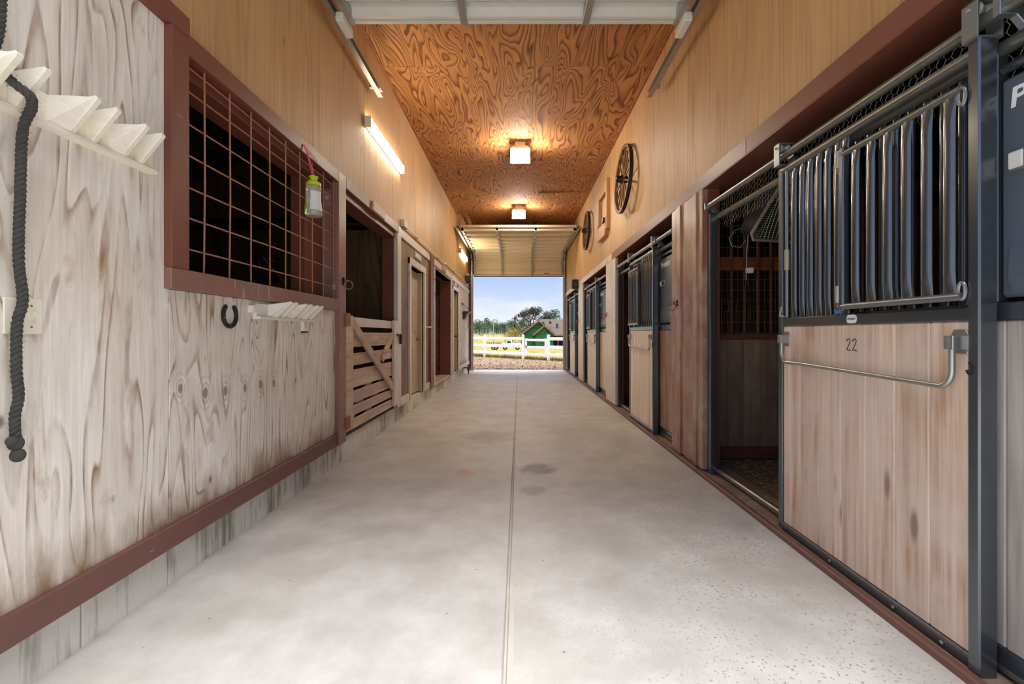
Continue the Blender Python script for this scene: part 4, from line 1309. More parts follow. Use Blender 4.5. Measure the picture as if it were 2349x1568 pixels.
# ------------------------------------------------------------------ lamps
def canopy_light(x, y, label):
    t = thing('ceiling_light', label, 'ceiling light', 'square ceiling lights')
    bx('mount', 'plastic_ivory', x - .078, x + .078, y - .075, y + .075, ZC - .07, ZC, t, 0.004)
    hs = MB().hull8([(x - .15, y - .13, ZC - .125), (x + .15, y - .13, ZC - .125), (x + .15, y + .13, ZC - .125), (x - .15, y + .13, ZC - .125), (x - .11, y - .10, ZC - .07), (x + .11, y - .10, ZC - .07), (x + .11, y + .10, ZC - .07), (x - .11, y + .10, ZC - .07)])
    hs.build('housing', 'plastic_ivory', t, 0.006)
    for u in (-.1, 0, .1):
        bx('clip', 'plastic_ivory', x + u - .02, x + u + .02, y - .138, y - .128, ZC - .128, ZC - .112, t, 0.002)
    ln = MB().hull8([(x - .135, y - .115, ZC - .245), (x + .135, y - .115, ZC - .245), (x + .135, y + .115, ZC - .245), (x - .135, y + .115, ZC - .245), (x - .148, y - .128, ZC - .126), (x + .148, y - .128, ZC - .126), (x + .148, y + .128, ZC - .126), (x - .148, y + .128, ZC - .126)])
    ln.build('lens', 'lens_glow', t, 0.008)
    bx('back_shield', 'plastic_ivory', x - .155, x + .155, y + .131, y + .150, ZC - .255, ZC - .06, t, 0.004)
    return t


canopy_light(0.035, 6.95, 'glowing square ceiling light on the plywood nearer the hanging wagon wheel')
canopy_light(0.02, 10.35, 'glowing square ceiling light just before the rolled up far door')


def wall_tube(y0, y1, z, h, label, lit):
    t = thing('fluorescent_light', label, 'wall light', 'fluorescent wall lights')
    x = XL
    bx('end_cap', 'plastic_ivory', x, x + .058, y0, y0 + .03, z - h / 2, z + h / 2, t, 0.003)
    bx('end_cap', 'plastic_ivory', x, x + .058, y1 - .03, y1, z - h / 2, z + h / 2, t, 0.003)
    bx('back_plate', 'plastic_ivory', x, x + .012, y0 + .03, y1 - .03, z - h / 2, z + h / 2, t, 0.002)
    MB().prism([(x + .012, z - h / 2 + .004), (x + .05, z - h / 2 + .004), (x + .054, z - h / 2 + .012), (x + .054, z + h / 2 - .012), (x + .05, z + h / 2 - .004), (x + .012, z + h / 2 - .004)], 'Y', y0 + .03, y1 - .03).build('diffuser', 'tube_glow' if lit else 'metal_white', t)
    return t


wall_tube(4.42, 5.76, 3.17, 0.105, 'glowing fluorescent tube light on the left wall above the slat gate', True)
wall_tube(11.55, 13.0, 3.22, 0.12, 'glowing fluorescent fixture on the left wall next to the far door', True)

# conduit with boxes
cd = thing('electrical_conduit', 'white conduit with a junction box running along the left wall', 'conduit')
bx('junction_box', 'metal_galv_dull', XL, XL + .05, 5.78, 5.98, 2.47, 2.56, cd, 0.004)
MB().tube([(XL + .03, 5.98, 2.50), (XL + .03, 9.05, 2.50), (XL + .03, 9.12, 2.50), (XL + .03, 9.22, 2.545), (XL + .03, 9.32, 2.545), (XL + .03, 12.75, 2.545)], 0.011, 10).build('pipe', 'metal_white', cd, 0, True)
for y in (6.6, 8.4, 10.4, 11.8):
    bx('strap', 'metal_galv', XL, XL + .044, y - .012, y + .012, 2.475 if y < 9 else 2.52, 2.515 if y < 9 else 2.56, cd, 0.002)

# ------------------------------------------------------------------ things on the left wall
def peg_rack(y0, y1, z0, z1, pairs, label, proj, wd, endblocks=False):
    """bridle rack: back board with sloped shelf and pairs of pointed wooden fins"""
    t = thing('bridle_rack', label, 'rack', 'wooden bridle racks')
    h = z1 - z0
    bx('back_board', 'wood_pale', XL, XL + .018, y0, y1, z0, z1, t, 0.002)
    bx('ledge', 'wood_pale', XL + .018, XL + .04, y0, y1, z0, z0 + .016, t, 0.002)
    for y in pairs:
        for q, dy in enumerate((0.0, wd)):
            yb_ = y + dy
            s = 0.02
            poly = [(XL + .018, z0 + .016), (XL + .045, z0 + .016), (XL + proj, z1 + .010), (XL + proj - .004, z1 + .022), (XL + .018, z1 + .006)]
            MB().prism(poly, 'Y', yb_, yb_ + s).build('fin', 'wood_pale', t, 0.002)
        # sloping cheek in front of the first fin
        MB().add([(XL + .018, y - .055, z0 + .016), (XL + .018, y, z0 + .016), (XL + .045, y, z0 + .016), (XL + .018, y - .045, z1), (XL + .018, y, z1 + .006), (XL + proj - .006, y, z1 + .016)],
                 [(0, 1, 2), (3, 5, 4), (0, 2, 5, 3), (0, 3, 4, 1), (1, 4, 5, 2)]).build('cheek', 'wood_pale', t)
    if endblocks:
        bx('end_block', 'wood_pale', XL, XL + .03, y0 - .05, y0 + .01, z0 + .035, z0 + .075, t, 0.002)
    return t


peg_rack(1.12, 1.835, 1.742, 1.850, (1.235, 1.47, 1.665), 'pale wooden bridle rack with pointed pegs holding the black rope', 0.13, 0.075)
peg_rack(2.56, 3.22, 1.185, 1.275, (2.73, 2.93, 3.10), 'white wooden bridle rack under the grilled window', 0.13, 0.075, True)

# three-strand rope
def rope(path, r, label):
    t = thing('rope', label, 'rope')
    P = [Vector(p) for p in path]
    # smooth resample
    Q = []
    for i in range(len(P) - 1):
        p0, p1, p2, p3 = P[max(i - 1, 0)], P[i], P[i + 1], P[min(i + 2, len(P) - 1)]
        n_ = max(3, int((p2 - p1).length / 0.006))
        for j in range(n_):
            u = j / n_
            Q.append(0.5 * ((2 * p1) + (p2 - p0) * u + (2 * p0 - 5 * p1 + 4 * p2 - p3) * u * u + (3 * p1 - p0 - 3 * p2 + p3) * u ** 3))
    Q.append(P[-1])
    s = 0.0
    for ph in range(3):
        pts = []
        s = 0.0
        a = None
        for i, q in enumerate(Q):
            d = (Q[min(i + 1, len(Q) - 1)] - Q[max(i - 1, 0)]).normalized()
            if a is None:
                a = d.cross(Vector((0, 1, 0.1))).normalized()
            a = (a - d * a.dot(d)).normalized()
            b = d.cross(a)
            if i:
                s += (q - Q[i - 1]).length
            th = s / 0.046 * 2 * PI + ph * 2 * PI / 3
            pts.append(q + (a * math.cos(th) + b * math.sin(th)) * r * 0.52)
        MB().tube(pts, r * 0.56, 8).build('strand', 'rope_black', t, 0, True)
    fz = MB()
    for i in range(420):
        q = random.choice(Q)
        a = R(0, 2 * PI)
        d = Vector((math.cos(a), R(-.6, .6), math.sin(a)))
        fz.tube([q + d * r * .8, q + d * (r * 1.0 + R(.002, .009)) + Vector((0, R(-.006, .006), R(-.008, .004)))], 0.0004, 3, caps=False)
    stuff(fz.build('fuzz', 'rope_black', t))
    # knotted end
    e_ = Q[-1]
    kn = MB()
    for (dx, dy, dz, ry, rz) in ((0, 0, -.015, .019, .022), (0.006, -.016, -.005, .014, .014), (.004, .002, -.05, .018, .020)):
        kn.lathe([(max(.002, math.sin(v * PI / 8)) * ry, -math.cos(v * PI / 8) * rz) for v in range(9)], (e_.x + dx, e_.y + dy, e_.z + dz), 12)
    kn.build('knot', 'rope_black', t, 0, True)
    return t


rx = XL + .05
rope([(rx, 1.262, 2.20), (rx, 1.268, 2.05), (rx, 1.262, 1.94), (rx - .01, 1.258, 1.86), (rx + .035, 1.268, 1.80), (rx + .06, 1.285, 1.775), (rx + .035, 1.315, 1.755), (rx - .005, 1.328, 1.69), (rx - .01, 1.326, 1.50), (rx - .01, 1.322, 1.32),
      (rx - .01, 1.333, 1.20), (rx - .01, 1.318, 1.13), (rx - .01, 1.316, 1.0), (rx - .01, 1.322, 0.92), (rx - .01, 1.312, 0.865), (rx - .01, 1.314, 0.80)], 0.0125, 'frayed black twisted rope hanging from the bridle rack over the light switch')

pl = thing('light_switch', 'ivory double switch plate with toggles behind the hanging rope', 'switch')
bx('plate', 'plastic_ivory', XL, XL + .007, 1.313, 1.421, 1.100, 1.207, pl, 0.003)
for y in (1.347, 1.387):
    MB().hull8([(XL + .006, y - .005, 1.14), (XL + .006, y + .005, 1.14), (XL + .022, y + .004, 1.155), (XL + .022, y - .004, 1.155), (XL + .006, y - .005, 1.168), (XL + .006, y + .005, 1.168), (XL + .022, y + .004, 1.165), (XL + .022, y - .004, 1.165)]).build('toggle', 'plastic_ivory', pl, 0.001)
    for z in (1.122, 1.186):
        MB().lathe([(.003, 0), (.003, .002)], n=8).xf(Matrix.Translation((XL + .007, y, z)) @ Matrix.Rotation(PI / 2, 4, 'Y')).build('screw', 'metal_rust', pl)

# horseshoe
hs = thing('horseshoe', 'black iron horseshoe nailed open end up on the weathered plywood', 'horseshoe')
def shoe_arc(rad, x0, n_=22):
    pts = []
    for i in range(n_):
        a = math.radians(-238 + 296 * i / (n_ - 1))
        pts.append((2.342 + math.cos(a) * rad * 1.0, 1.196 + math.sin(a) * rad * 1.06))
    return pts
oa, ia = shoe_arc(0.063, 0), shoe_arc(0.043, 0)
v, f = [], []
for x in (XL + .001, XL + .016):
    v += [(x, y, z) for y, z in oa] + [(x, y, z) for y, z in ia]
n_ = len(oa)
for i in range(n_ - 1):
    f += [(i, i + 1, n_ + i + 1, n_ + i), (2 * n_ + i, 3 * n_ + i, 3 * n_ + i + 1, 2 * n_ + i + 1), (i, 2 * n_ + i, 2 * n_ + i + 1, i + 1), (n_ + i, n_ + i + 1, 3 * n_ + i + 1, 3 * n_ + i)]
f += [(0, n_, 3 * n_, 2 * n_), (n_ - 1, 3 * n_ - 1, 4 * n_ - 1, 2 * n_ - 1)]
MB().add(v, f).build('shoe', 'metal_dark', hs, 0.003)
mid = shoe_arc(0.0545, 0)
MB().tube([(XL + .0165, y, z) for y, z in mid[3:-3]], 0.0022, 6).build('fuller', 'plastic_black', hs, 0, True)
nl = MB()
for i in (5, 16):
    y, z = mid[i]
    MB().lathe([(.0035, 0), (.003, .004)], (0, 0, 0), 8).xf(Matrix.Translation((XL + .016, y, z)) @ Matrix.Rotation(PI / 2, 4, 'Y')).build('nail', 'metal_galv', hs)

tg = thing('wooden_tag', 'small cream block with dark marks hanging under the white bridle rack', 'tag')
bx('block', 'plastic_ivory', XL, XL + .02, 3.125, 3.185, 1.118, 1.195, tg, 0.003)
bx('band', 'plastic_black', XL, XL + .021, 3.124, 3.186, 1.108, 1.120, tg, 0.001)
for z in (1.145, 1.16, 1.175):
    bx('mark', 'ink_dark', XL + .0195, XL + .021, 3.15, 3.16, z, z + .008, tg, 0)

# bottle on a pink string
bt = thing('drink_bottle', 'clear plastic bottle with lime green cap hanging from a pink string', 'bottle')
bc = (XL + .075, 3.15, 1.915)
MB().lathe([(0.05, 0.0), (0.058, 0.012), (0.056, 0.05), (0.047, 0.12), (0.049, 0.165), (0.053, 0.19), (0.047, 0.205), (0.040, 0.212)], bc, 28).build('body', 'plastic_clear', bt, 0, True)
cp = MB().lathe([(0.050, 0.208), (0.050, 0.226), (0.044, 0.234), (0.024, 0.236), (0.024, 0.262), (0.031, 0.268), (0.031, 0.274), (0.026, 0.276)], bc, 28).build('cap', 'plastic_lime', bt, 0, True)
def wrap(a0, a1, z0, z1, off=.0012):
    v, f = [], []
    prof = [(0.0565, .05), (0.0475, .12), (0.0495, .165)]
    rad = lambda z: 0.0565 + (0.0475 - .0565) * (z - .05) / .07 if z < .12 else .0475 + (.0495 - .0475) * (z - .12) / .045
    N_ = 10
    for j in range(6):
        z = z0 + (z1 - z0) * j / 5
        for i in range(N_):
            a = math.radians(a0 + (a1 - a0) * i / (N_ - 1))
            r_ = rad(z) + off
            v.append((bc[0] + r_ * math.cos(a), bc[1] + r_ * math.sin(a), bc[2] + z))
    for j in range(5):
        for i in range(N_ - 1):
            f.append((j * N_ + i, j * N_ + i + 1, (j + 1) * N_ + i + 1, (j + 1) * N_ + i))
    return MB().add(v, f)
wrap(-88, 10, .035, .165).build('label', 'label_white', bt, 0, True)
wrap(-150, -112, .085, .165).build('label', 'label_white', bt, 0, True)
wrap(-150, -112, .035, .083).build('label', 'plastic_lime', bt, 0, True)
wrap(-97, -88, .08, .115).build('label', 'plastic_lime', bt, 0, True)
MB().tube([(F0 + .003, 3.08, 2.385), (bc[0] - .02, 3.10, 2.33), (bc[0] - .004, bc[1] - .008, 2.19), (bc[0] + .004, bc[1] + .008, 2.19), (bc[0] - .018, 3.105, 2.33), (F0 + .003, 3.09, 2.385)], 0.0028, 6).build('string', 'string_pink', bt, 0, True)
MB().tube([(F0 + .003, 3.085, 2.385), (F0 + .006, 3.17, 2.368), (F0 + .006, 3.27, 2.352), (F0 + .004, 3.30, 2.345)], 0.0022, 6).build('string_tail', 'string_pink', bt, 0, True)

pd = thing('padlock', 'small silver padlock hooked on the corner of the wire grille', 'padlock')
bx('body', 'metal_galv', XL + .008, XL + .026, 3.612, 3.652, 1.455, 1.492, pd, 0.003)
MB().tube([(XL + .017, 3.619, 1.49), (XL + .017, 3.619, 1.51), (XL + .017, 3.632, 1.523), (XL + .017, 3.645, 1.51), (XL + .017, 3.645, 1.49)], 0.003, 8).build('shackle', 'metal_galv', pd, 0, True)

# plaques over the doorways
for (y0, y1, z0, z1, x, lab) in ((6.55, 6.95, 2.20, 2.30, XL, 'small pale plaque over the cream six-panel door'), (8.75, 9.2, 2.335, 2.43, XL + .022, 'small reddish plaque over the brick alcove doorway'), (10.65, 11.0, 2.24, 2.32, XL, 'small white plaque over the narrow far door')):
    o = thing('plaque', lab, 'plaque', 'plaques over the doorways')
    bx('board', 'paint_white_glare' if 'red' not in lab else 'wood_slat', x, x + .018, y0, y1, z0, z1, o, 0.004)
    bx('rim', 'metal_rust', x + .017, x + .021, y0 + .02, y1 - .02, z0 + .008, z0 + .012, o, 0)
    bx('rim', 'metal_rust', x + .017, x + .021, y0 + .02, y1 - .02, z1 - .012, z1 - .008, o, 0)
hk = thing('door_holder', 'white bar door holder between cream door and brick alcove', 'hook')
MB().tube([(XL, 7.36, 1.21), (XL + .05, 7.36, 1.215), (XL + .055, 7.50, 1.215)], 0.012, 10).build('bar', 'metal_white', hk, 0, True)
bx('plate', 'metal_galv', XL, XL + .006, 7.33, 7.39, 1.18, 1.24, hk, 0.002)

# small black speaker boxes and the corner shelf near the far end
def speaker(x, y, z, side, label):
    t = thing('speaker_box', label, 'speaker', 'black speaker boxes')
    bx('case', 'plastic_black', x, x + side * .15, y - .07, y + .11, z - .11, z + .11, t, 0.008)
    bx('face', 'metal_dark', x + side * .02, x + side * .13, y - .078, y - .07, z - .09, z + .09, t, 0.004)
    MB().lathe([(.04, 0), (.05, .006), (.045, .01), (.01, .004)], n=18).xf(Matrix.Translation((x + side * .075, y - .078, z - .02)) @ Matrix.Rotation(PI / 2, 4, 'X')).build('cone', 'plastic_black', t, 0, True)
    MB().tube([(x + side * .005, y, z + .11), (x + side * .075, y, z + .14), (x + side * .16, y, z + .10), (x + side * .165, y, z - .09), (x, y, z - .14)], 0.008, 8).build('bracket', 'metal_galv', t, 0, True)
    return t


speaker(XL + .002, 12.9, 2.66, 1, 'black speaker box on the left wall near the far barn doorway')
speaker(XR - .026, 10.95, 2.30, -1, 'black speaker box on the pillar before the last stall')
cs = thing('corner_shelf', 'dark curved corner shelf with a wire on the far left wall', 'shelf')
MB().prism([(XL, 1.72), (XL + .20, 1.72), (XL + .20, 1.70), (XL + .12, 1.66), (XL + .08, 1.56), (XL + .03, 1.50), (XL, 1.50)], 'Y', 12.25, 12.75).build('body', 'plastic_black', cs, 0.01)
MB().tube([(XL, 12.2, 1.93), (XL + .02, 12.3, 1.90), (XL + .19, 12.6, 1.72)], 0.006, 6).build('wire', 'metal_dark', cs, 0, True)
bx('tool', 'metal_dark', XL, XL + .025, 12.05, 12.4, 1.89, 1.93, cs, 0.004)
hk = thing('wall_hook', 'bent metal hook on the wall by the far left doorway corner', 'hook')
MB().tube([(XL, 13.4, 1.55), (XL + .005, 13.4, 1.32), (XL + .04, 13.4, 1.26), (XL + .085, 13.4, 1.27), (XL + .1, 13.4, 1.33)], 0.009, 8).build('bar', 'metal_galv', hk, 0, True)
fp = thing('water_pipe', 'short dark water pipe at the kerb by the far left doorway corner', 'pipe')
MB().tube([(-1.53, 12.6, .17), (-1.40, 12.6, .17), (-1.37, 12.6, .15), (-1.37, 12.6, .0)], 0.016, 10).build('spout', 'metal_dark', fp, 0, True)
MB().tube([(-1.40, 12.6, .17), (-1.36, 13.2, .06), (-1.34, 13.6, .02)], 0.010, 8).build('hose', 'metal_dark', fp, 0, True)

# ------------------------------------------------------------------ things on the right wall
def wagon_wheel(cy, cz, rad, spokes, label, tilt):
    t = thing('wagon_wheel', label, 'wagon wheel', 'wagon wheels on the right wall')
    M_ = Matrix.Translation((XR - .075, cy, cz)) @ Matrix.Rotation(math.radians(tilt), 4, 'Y') @ Matrix.Rotation(PI / 2, 4, 'Y')
    n_ = 48
    v, f = [], []
    for i in range(n_):
        a = 2 * PI * i / n_
        for (r_, z) in ((rad, -.022), (rad, .022), (rad - .034, .022), (rad - .034, -.022)):
            v.append((r_ * math.cos(a), r_ * math.sin(a), z))
    for i in range(n_):
        j = (i + 1) % n_
        for q in range(4):
            f.append((i * 4 + q, i * 4 + (q + 1) % 4, j * 4 + (q + 1) % 4, j * 4 + q))
    MB().add(v, f).xf(M_).build('rim', 'wood_wheel', t, 0.003)
    v, f = [], []
    for i in range(n_):
        a = 2 * PI * i / n_
        for (r_, z) in ((rad + .007, -.024), (rad + .007, .024), (rad, .024), (rad, -.024)):
            v.append((r_ * math.cos(a), r_ * math.sin(a), z))
    for i in range(n_):
        j = (i + 1) % n_
        for q in range(4):
            f.append((i * 4 + q, i * 4 + (q + 1) % 4, j * 4 + (q + 1) % 4, j * 4 + q))
    MB().add(v, f).xf(M_).build('tyre', 'metal_dark', t)
    MB().lathe([(.032, -.10), (.04, -.095), (.045, -.05), (.058, -.025), (.058, .025), (.045, .04), (.038, .06)], n=20).xf(M_).build('hub', 'metal_dark', t, 0, True)
    for i in range(spokes):
        a = 2 * PI * i / spokes + .13
        MB().tube([(.05 * math.cos(a), .05 * math.sin(a), 0), (.5 * rad * math.cos(a), .5 * rad * math.sin(a), 0), ((rad - .03) * math.cos(a), (rad - .03) * math.sin(a), 0)], [.015, .011, .012], 8).xf(M_).build('spoke', 'wood_wheel', t, 0, True)
    MB().tube([(XR, cy, cz + rad - .06), (XR - .09, cy, cz + rad - .05)], .006, 6).build('nail', 'metal_dark', t)
    return t


wagon_wheel(6.05, 3.155, 0.435, 14, 'large wooden wagon wheel on the right wall above the second stall', 3)
wagon_wheel(9.30, 3.21, 0.385, 12, 'smaller wagon wheel on the right wall nearer the far door', 2)
sa = thing('window_sash', 'old wooden window sash hung between the wagon wheels', 'wooden sash')
fx0, fx1 = XR - .055, XR
bx('stile', 'wood_sash', fx0, fx1, 7.30, 7.38, 2.80, 3.62, sa, 0.005)
bx('stile', 'wood_sash', fx0, fx1, 8.02, 8.09, 2.80, 3.50, sa, 0.005)
bx('rail', 'wood_sash', fx0 + .005, fx1, 7.38, 8.10, 3.44, 3.58, sa, 0.005)
MB().prism([(7.38, 2.92), (8.02, 2.95), (8.02, 2.90), (8.10, 2.86), (8.10, 2.73), (7.42, 2.71), (7.38, 2.80)], 'X', fx0 - .01, fx1).build('rail', 'wood_sash', sa, 0.005)
MB().prism([(7.44, 3.00), (7.52, 3.03), (7.58, 2.98), (7.52, 2.92), (7.44, 2.94)], 'X', fx0 - .03, fx0 + .01).build('latch', 'metal_dark', sa, 0.004)
for y in (7.36, 8.04):
    bx('block', 'metal_rust', fx0 - .008, fx0 + .01, y, y + .05, 2.86, 3.0, sa, 0.004)

# ------------------------------------------------------------------ outside: white fence
fn = thing('rail_fence', 'white three-rail vinyl fence across the yard', 'fence')
def fpt(x):
    return Vector((x, fence_line(x), 0))
fd_ = (fpt(1) - fpt(0)).normalized()
posts = [-11.2, -9.3, -7.4, -5.5, -3.55, -1.64, 0.236, 1.30, 3.2, 5.1]
for x in posts:
    p = fpt(x)
    bx('post', 'vinyl_white', p.x - .06, p.x + .06, p.y - .06, p.y + .06, -0.1, 1.04, fn, 0.004)
    c = MB().hull8([(p.x - .072, p.y - .072, 1.04), (p.x + .072, p.y - .072, 1.04), (p.x + .072, p.y + .072, 1.04), (p.x - .072, p.y + .072, 1.04), (p.x - .02, p.y - .02, 1.09), (p.x + .02, p.y - .02, 1.09), (p.x + .02, p.y + .02, 1.09), (p.x - .02, p.y + .02, 1.09)])
    c.build('post_cap', 'vinyl_white', fn, 0.002)
for a, b in zip(posts, posts[1:]):
    if abs(a - 0.236) < .01:
        continue
    for z in (0.22, 0.55, 0.90):
        MB().bar(fpt(a) + Vector((0, 0, z)), fpt(b) + Vector((0, 0, z)), 0.04, 0.13).build('rail', 'vinyl_white', fn, 0.004)
fg = thing('fence_gate', 'white framed vinyl gate in the rail fence', 'gate')
g0, g1 = fpt(0.36), fpt(1.19)
for z in (0.20, 0.52, 0.84):
    MB().bar(g0 + Vector((0, 0, z)), g1 + Vector((0, 0, z)), 0.04, 0.10).build('rail', 'vinyl_white', fg, 0.004)
for p in (g0, g1):
    MB().bar(p + Vector((0, 0, .12)), p + Vector((0, 0, .90)), 0.05, 0.09, fd_).build('stile', 'vinyl_white', fg, 0.004)
bx('latch', 'metal_dark', g0.x - .02, g0.x + .03, g0.y - .06, g0.y - .03, .48, .60, fg, 0.003)

# ------------------------------------------------------------------ house with green sheathing
HY = 80.0
Z0 = gz(5, HY) - 0.1
px = lambda u, y=HY: (u - 1188) * y / 1044
pz = lambda w, y=HY: 1.1 + (766 - w) * y / 1044
hs_ = thing('house', 'half-built house with green sheathing and brown shingle roof beyond the fence', 'house')


def gable_panels(xl, xr, xa, ze, za, y, zb, ph, pw):
    """sheathing boards of a gable wall, clipped to its outline, as separate parts"""
    row = 0
    z = zb
    while z < za - .1:
        z1 = min(z + ph, za)
        xo = xl - (pw * .5 if row % 2 else 0)
        x = xo
        while x < xr:
            def half(zz):
                if zz <= ze:
                    return xl, xr
                t = (zz - ze) / (za - ze)
                return xl + (xa - xl) * t, xr + (xa - xr) * t
            a0, b0 = half(z)
            a1, b1 = half(z1)
            g = .035
            P = [(max(x, a0) + g, z + g), (min(x + pw, b0) - g, z + g), (min(x + pw, b1) - g, z1 - g), (max(x, a1) + g, z1 - g)]
            if P[1][0] - P[0][0] > .12:
                if P[2][0] - P[3][0] < .02:
                    xm = min(max((P[2][0] + P[3][0]) / 2, P[0][0]), P[1][0])
                    P = P[:2] + [(xm + .01, P[2][1]), (xm - .01, P[2][1])]
                MB().prism(P, 'Y', y - .04, y).build('sheathing_board', 'sheathing_green', hs_)
            x += pw
        z = z1
        row += 1


def gable(xl, xr, xa, ze, za, y, depth, zb, roof_over=.35):
    MB().prism([(xl, zb), (xr, zb), (xr, ze), (xa, za), (xl, ze)], 'Y', y, y + depth).build('wall', 'seam_dark', hs_)
    gable_panels(xl, xr, xa, ze, za, y, zb, 1.18, 2.3)
    for (x0, x1) in ((xl, xr),):
        sl_ = (za - ze) / (xa - xl)
        sr = (za - ze) / (xr - xa)
        o = roof_over
        MB().prism([(xl - o, ze - sl_ * o), (xa, za), (xr + o, ze - sr * o), (xr + o, ze - sr * o + .22), (xa, za + .24), (xl - o, ze - sl_ * o + .22)], 'Y', y - .35, y + depth).build('roof', 'shingle', hs_)
        MB().prism([(xl - o, ze - sl_ * o - .06), (xa, za - .06), (xr + o, ze - sr * o - .06), (xr + o, ze - sr * o + .2), (xa, za + .22), (xl - o, ze - sl_ * o + .2)], 'Y', y - .45, y - .35).build('fascia', 'fascia', hs_)


gable(px(1202), px(1268), px(1235.4), pz(763), pz(737), HY, 9.0, Z0)
gable(px(1227.5, 78), px(1269.5, 78), px(1248.5, 78), pz(766, 78), pz(748, 78), 78.0, 2.0, Z0)
# main roof to the right, ridge along X
xr0, xr1 = px(1240, 84), px(1345, 84)
ridge = pz(731.5, 90)
eave = pz(767, 84)
MB().hull8([(xr0, 83.6, eave - .1), (xr1, 83.6, eave - .1), (xr1, 97, eave - .1), (xr0, 97, eave - .1), (xr0, 90, ridge), (xr1, 90, ridge), (xr1, 90.2, ridge), (xr0, 90.2, ridge)]).build('main_roof', 'shingle', hs_)
bx('main_wall', 'porch_dark', xr0, xr1, 86.0, 96, Z0, eave, hs_, 0)
bx('fascia', 'fascia', xr0, xr1, 83.5, 83.62, eave - .25, eave, hs_, 0)
for u in (1280, 1300, 1325):
    bx('porch_post', 'fascia', px(u, 84) - .1, px(u, 84) + .1, 83.9, 84.1, Z0, eave - .1, hs_, 0)
for u in (1282, 1310):
    wn = bx('window', 'glass_dark', px(u, 86) - .6, px(u, 86) + .6, 85.93, 86.0, Z0 + 1.2, Z0 + 2.6, hs_, 0)
bx('window', 'glass_dark', px(1246, 78) - .5, px(1251, 78) + .2, 77.9, 77.96, Z0 + .9, Z0 + 1.7, hs_, 0)
for (u, w) in ((1262, 738), (1278, 744), (1246, 740)):
    yv = 86.5
    bx('roof_vent', 'porch_dark', px(u, yv) - .2, px(u, yv) + .2, yv - .2, yv + .2, pz(w, yv) - .4, pz(w, yv) + .15, hs_, 0)

# ------------------------------------------------------------------ truck and flatbed trailer in the field
TY = 58.0
tz = gz(0, TY) + 0.02
def wheel(x, y, r, parent):
    o = MB().lathe([(r * .55, -.11), (r, -.09), (r, .09), (r * .55, .11)], n=16).xf(Matrix.Translation((x, y, tz + r)) @ Matrix.Rotation(PI / 2, 4, 'X')).build('wheel', 'tire', parent, 0, True)
    MB().lathe([(r * .5, -.115), (r * .5, .115)], n=12).xf(Matrix.Translation((x, y, tz + r)) @ Matrix.Rotation(PI / 2, 4, 'X')).build('wheel_rim', 'metal_galv', o)
tk = thing('pickup_truck', 'white pickup truck parked in the field behind the fence', 'truck')
tx = px(1151, TY)
k1 = px(1196, TY) - tx
MB().prism([(tx, tz + .35), (tx + k1, tz + .35), (tx + k1, tz + .85), (tx + k1 * .55, tz + .85), (tx + k1 * .5, tz + 1.25), (tx + k1 * .28, tz + 1.25), (tx + k1 * .2, tz + .88), (tx, tz + .80)], 'Y', TY, TY + 1.5).build('body', 'truck_white', tk, 0.04)
MB().prism([(tx + k1 * .475, tz + .90), (tx + k1 * .45, tz + 1.18), (tx + k1 * .30, tz + 1.18), (tx + k1 * .24, tz + .90)], 'Y', TY - .02, TY).build('side_window', 'glass_dark', tk)
bx('bumper', 'metal_galv', tx - .08, tx + .02, TY, TY + 1.5, tz + .35, tz + .5, tk, 0.01)
for u in (.17, .8):
    for y in (TY + .1, TY + 1.4):
        wheel(tx + k1 * u, y, .3, tk)
tl = thing('flatbed_trailer', 'dark flatbed trailer behind the fence next to the white pickup', 'trailer')
ta, tb = px(1117, TY), px(1149, TY)
bx('deck', 'porch_dark', ta, tb, TY, TY + 1.6, tz + .45, tz + .6, tl, 0.02)
for j in range(7):
    x = ta + (tb - ta) * j / 6
    bx('stake', 'porch_dark', x - .03, x + .03, TY, TY + .06, tz + .6, tz + .9, tl, 0)
bx('top_rail', 'porch_dark', ta, tb, TY, TY + .05, tz + .88, tz + .94, tl, 0)
bx('tongue', 'porch_dark', ta - .5, ta, TY + .7, TY + .85, tz + .42, tz + .52, tl, 0)
for u in (.45, .65):
    for y in (TY + .1, TY + 1.5):
        wheel(ta + (tb - ta) * u, y, .27, tl)

up = thing('utility_pole', 'tall bare utility pole in front of the far tree line', 'pole')
ux = px(1132, 100)
MB().tube([(ux, 100, -1.5), (ux, 100, pz(738, 100))], .09, 10).build('shaft', 'pole_wood', up, 0, True)
bx('crossarm', 'pole_wood', ux - .6, ux + .6, 99.95, 100.05, pz(741, 100), pz(741, 100) + .1, up, 0)

# ------------------------------------------------------------------ trees
def leaf_cloud(mb, c, r, n_, s, flat=1.0):
    for i in range(n_):
        while True:
            d = Vector((R(-1, 1), R(-1, 1), R(-1, 1)))
            if .05 < d.length <= 1:
                break
        d = d.normalized() * (d.length ** .5)
        p = Vector(c) + Vector((d.x * r, d.y * r, d.z * r * flat))
        u = Vector((R(-1, 1), R(-1, 1), R(-.6, .6))).normalized() * s * R(.6, 1.3)
        w = u.cross(Vector((R(-1, 1), R(-1, 1), R(-1, 1)))).normalized() * s * R(.5, 1.0)
        mb.add([p - u, p + w, p + u, p - w * .8], [(0, 1, 2, 3)])


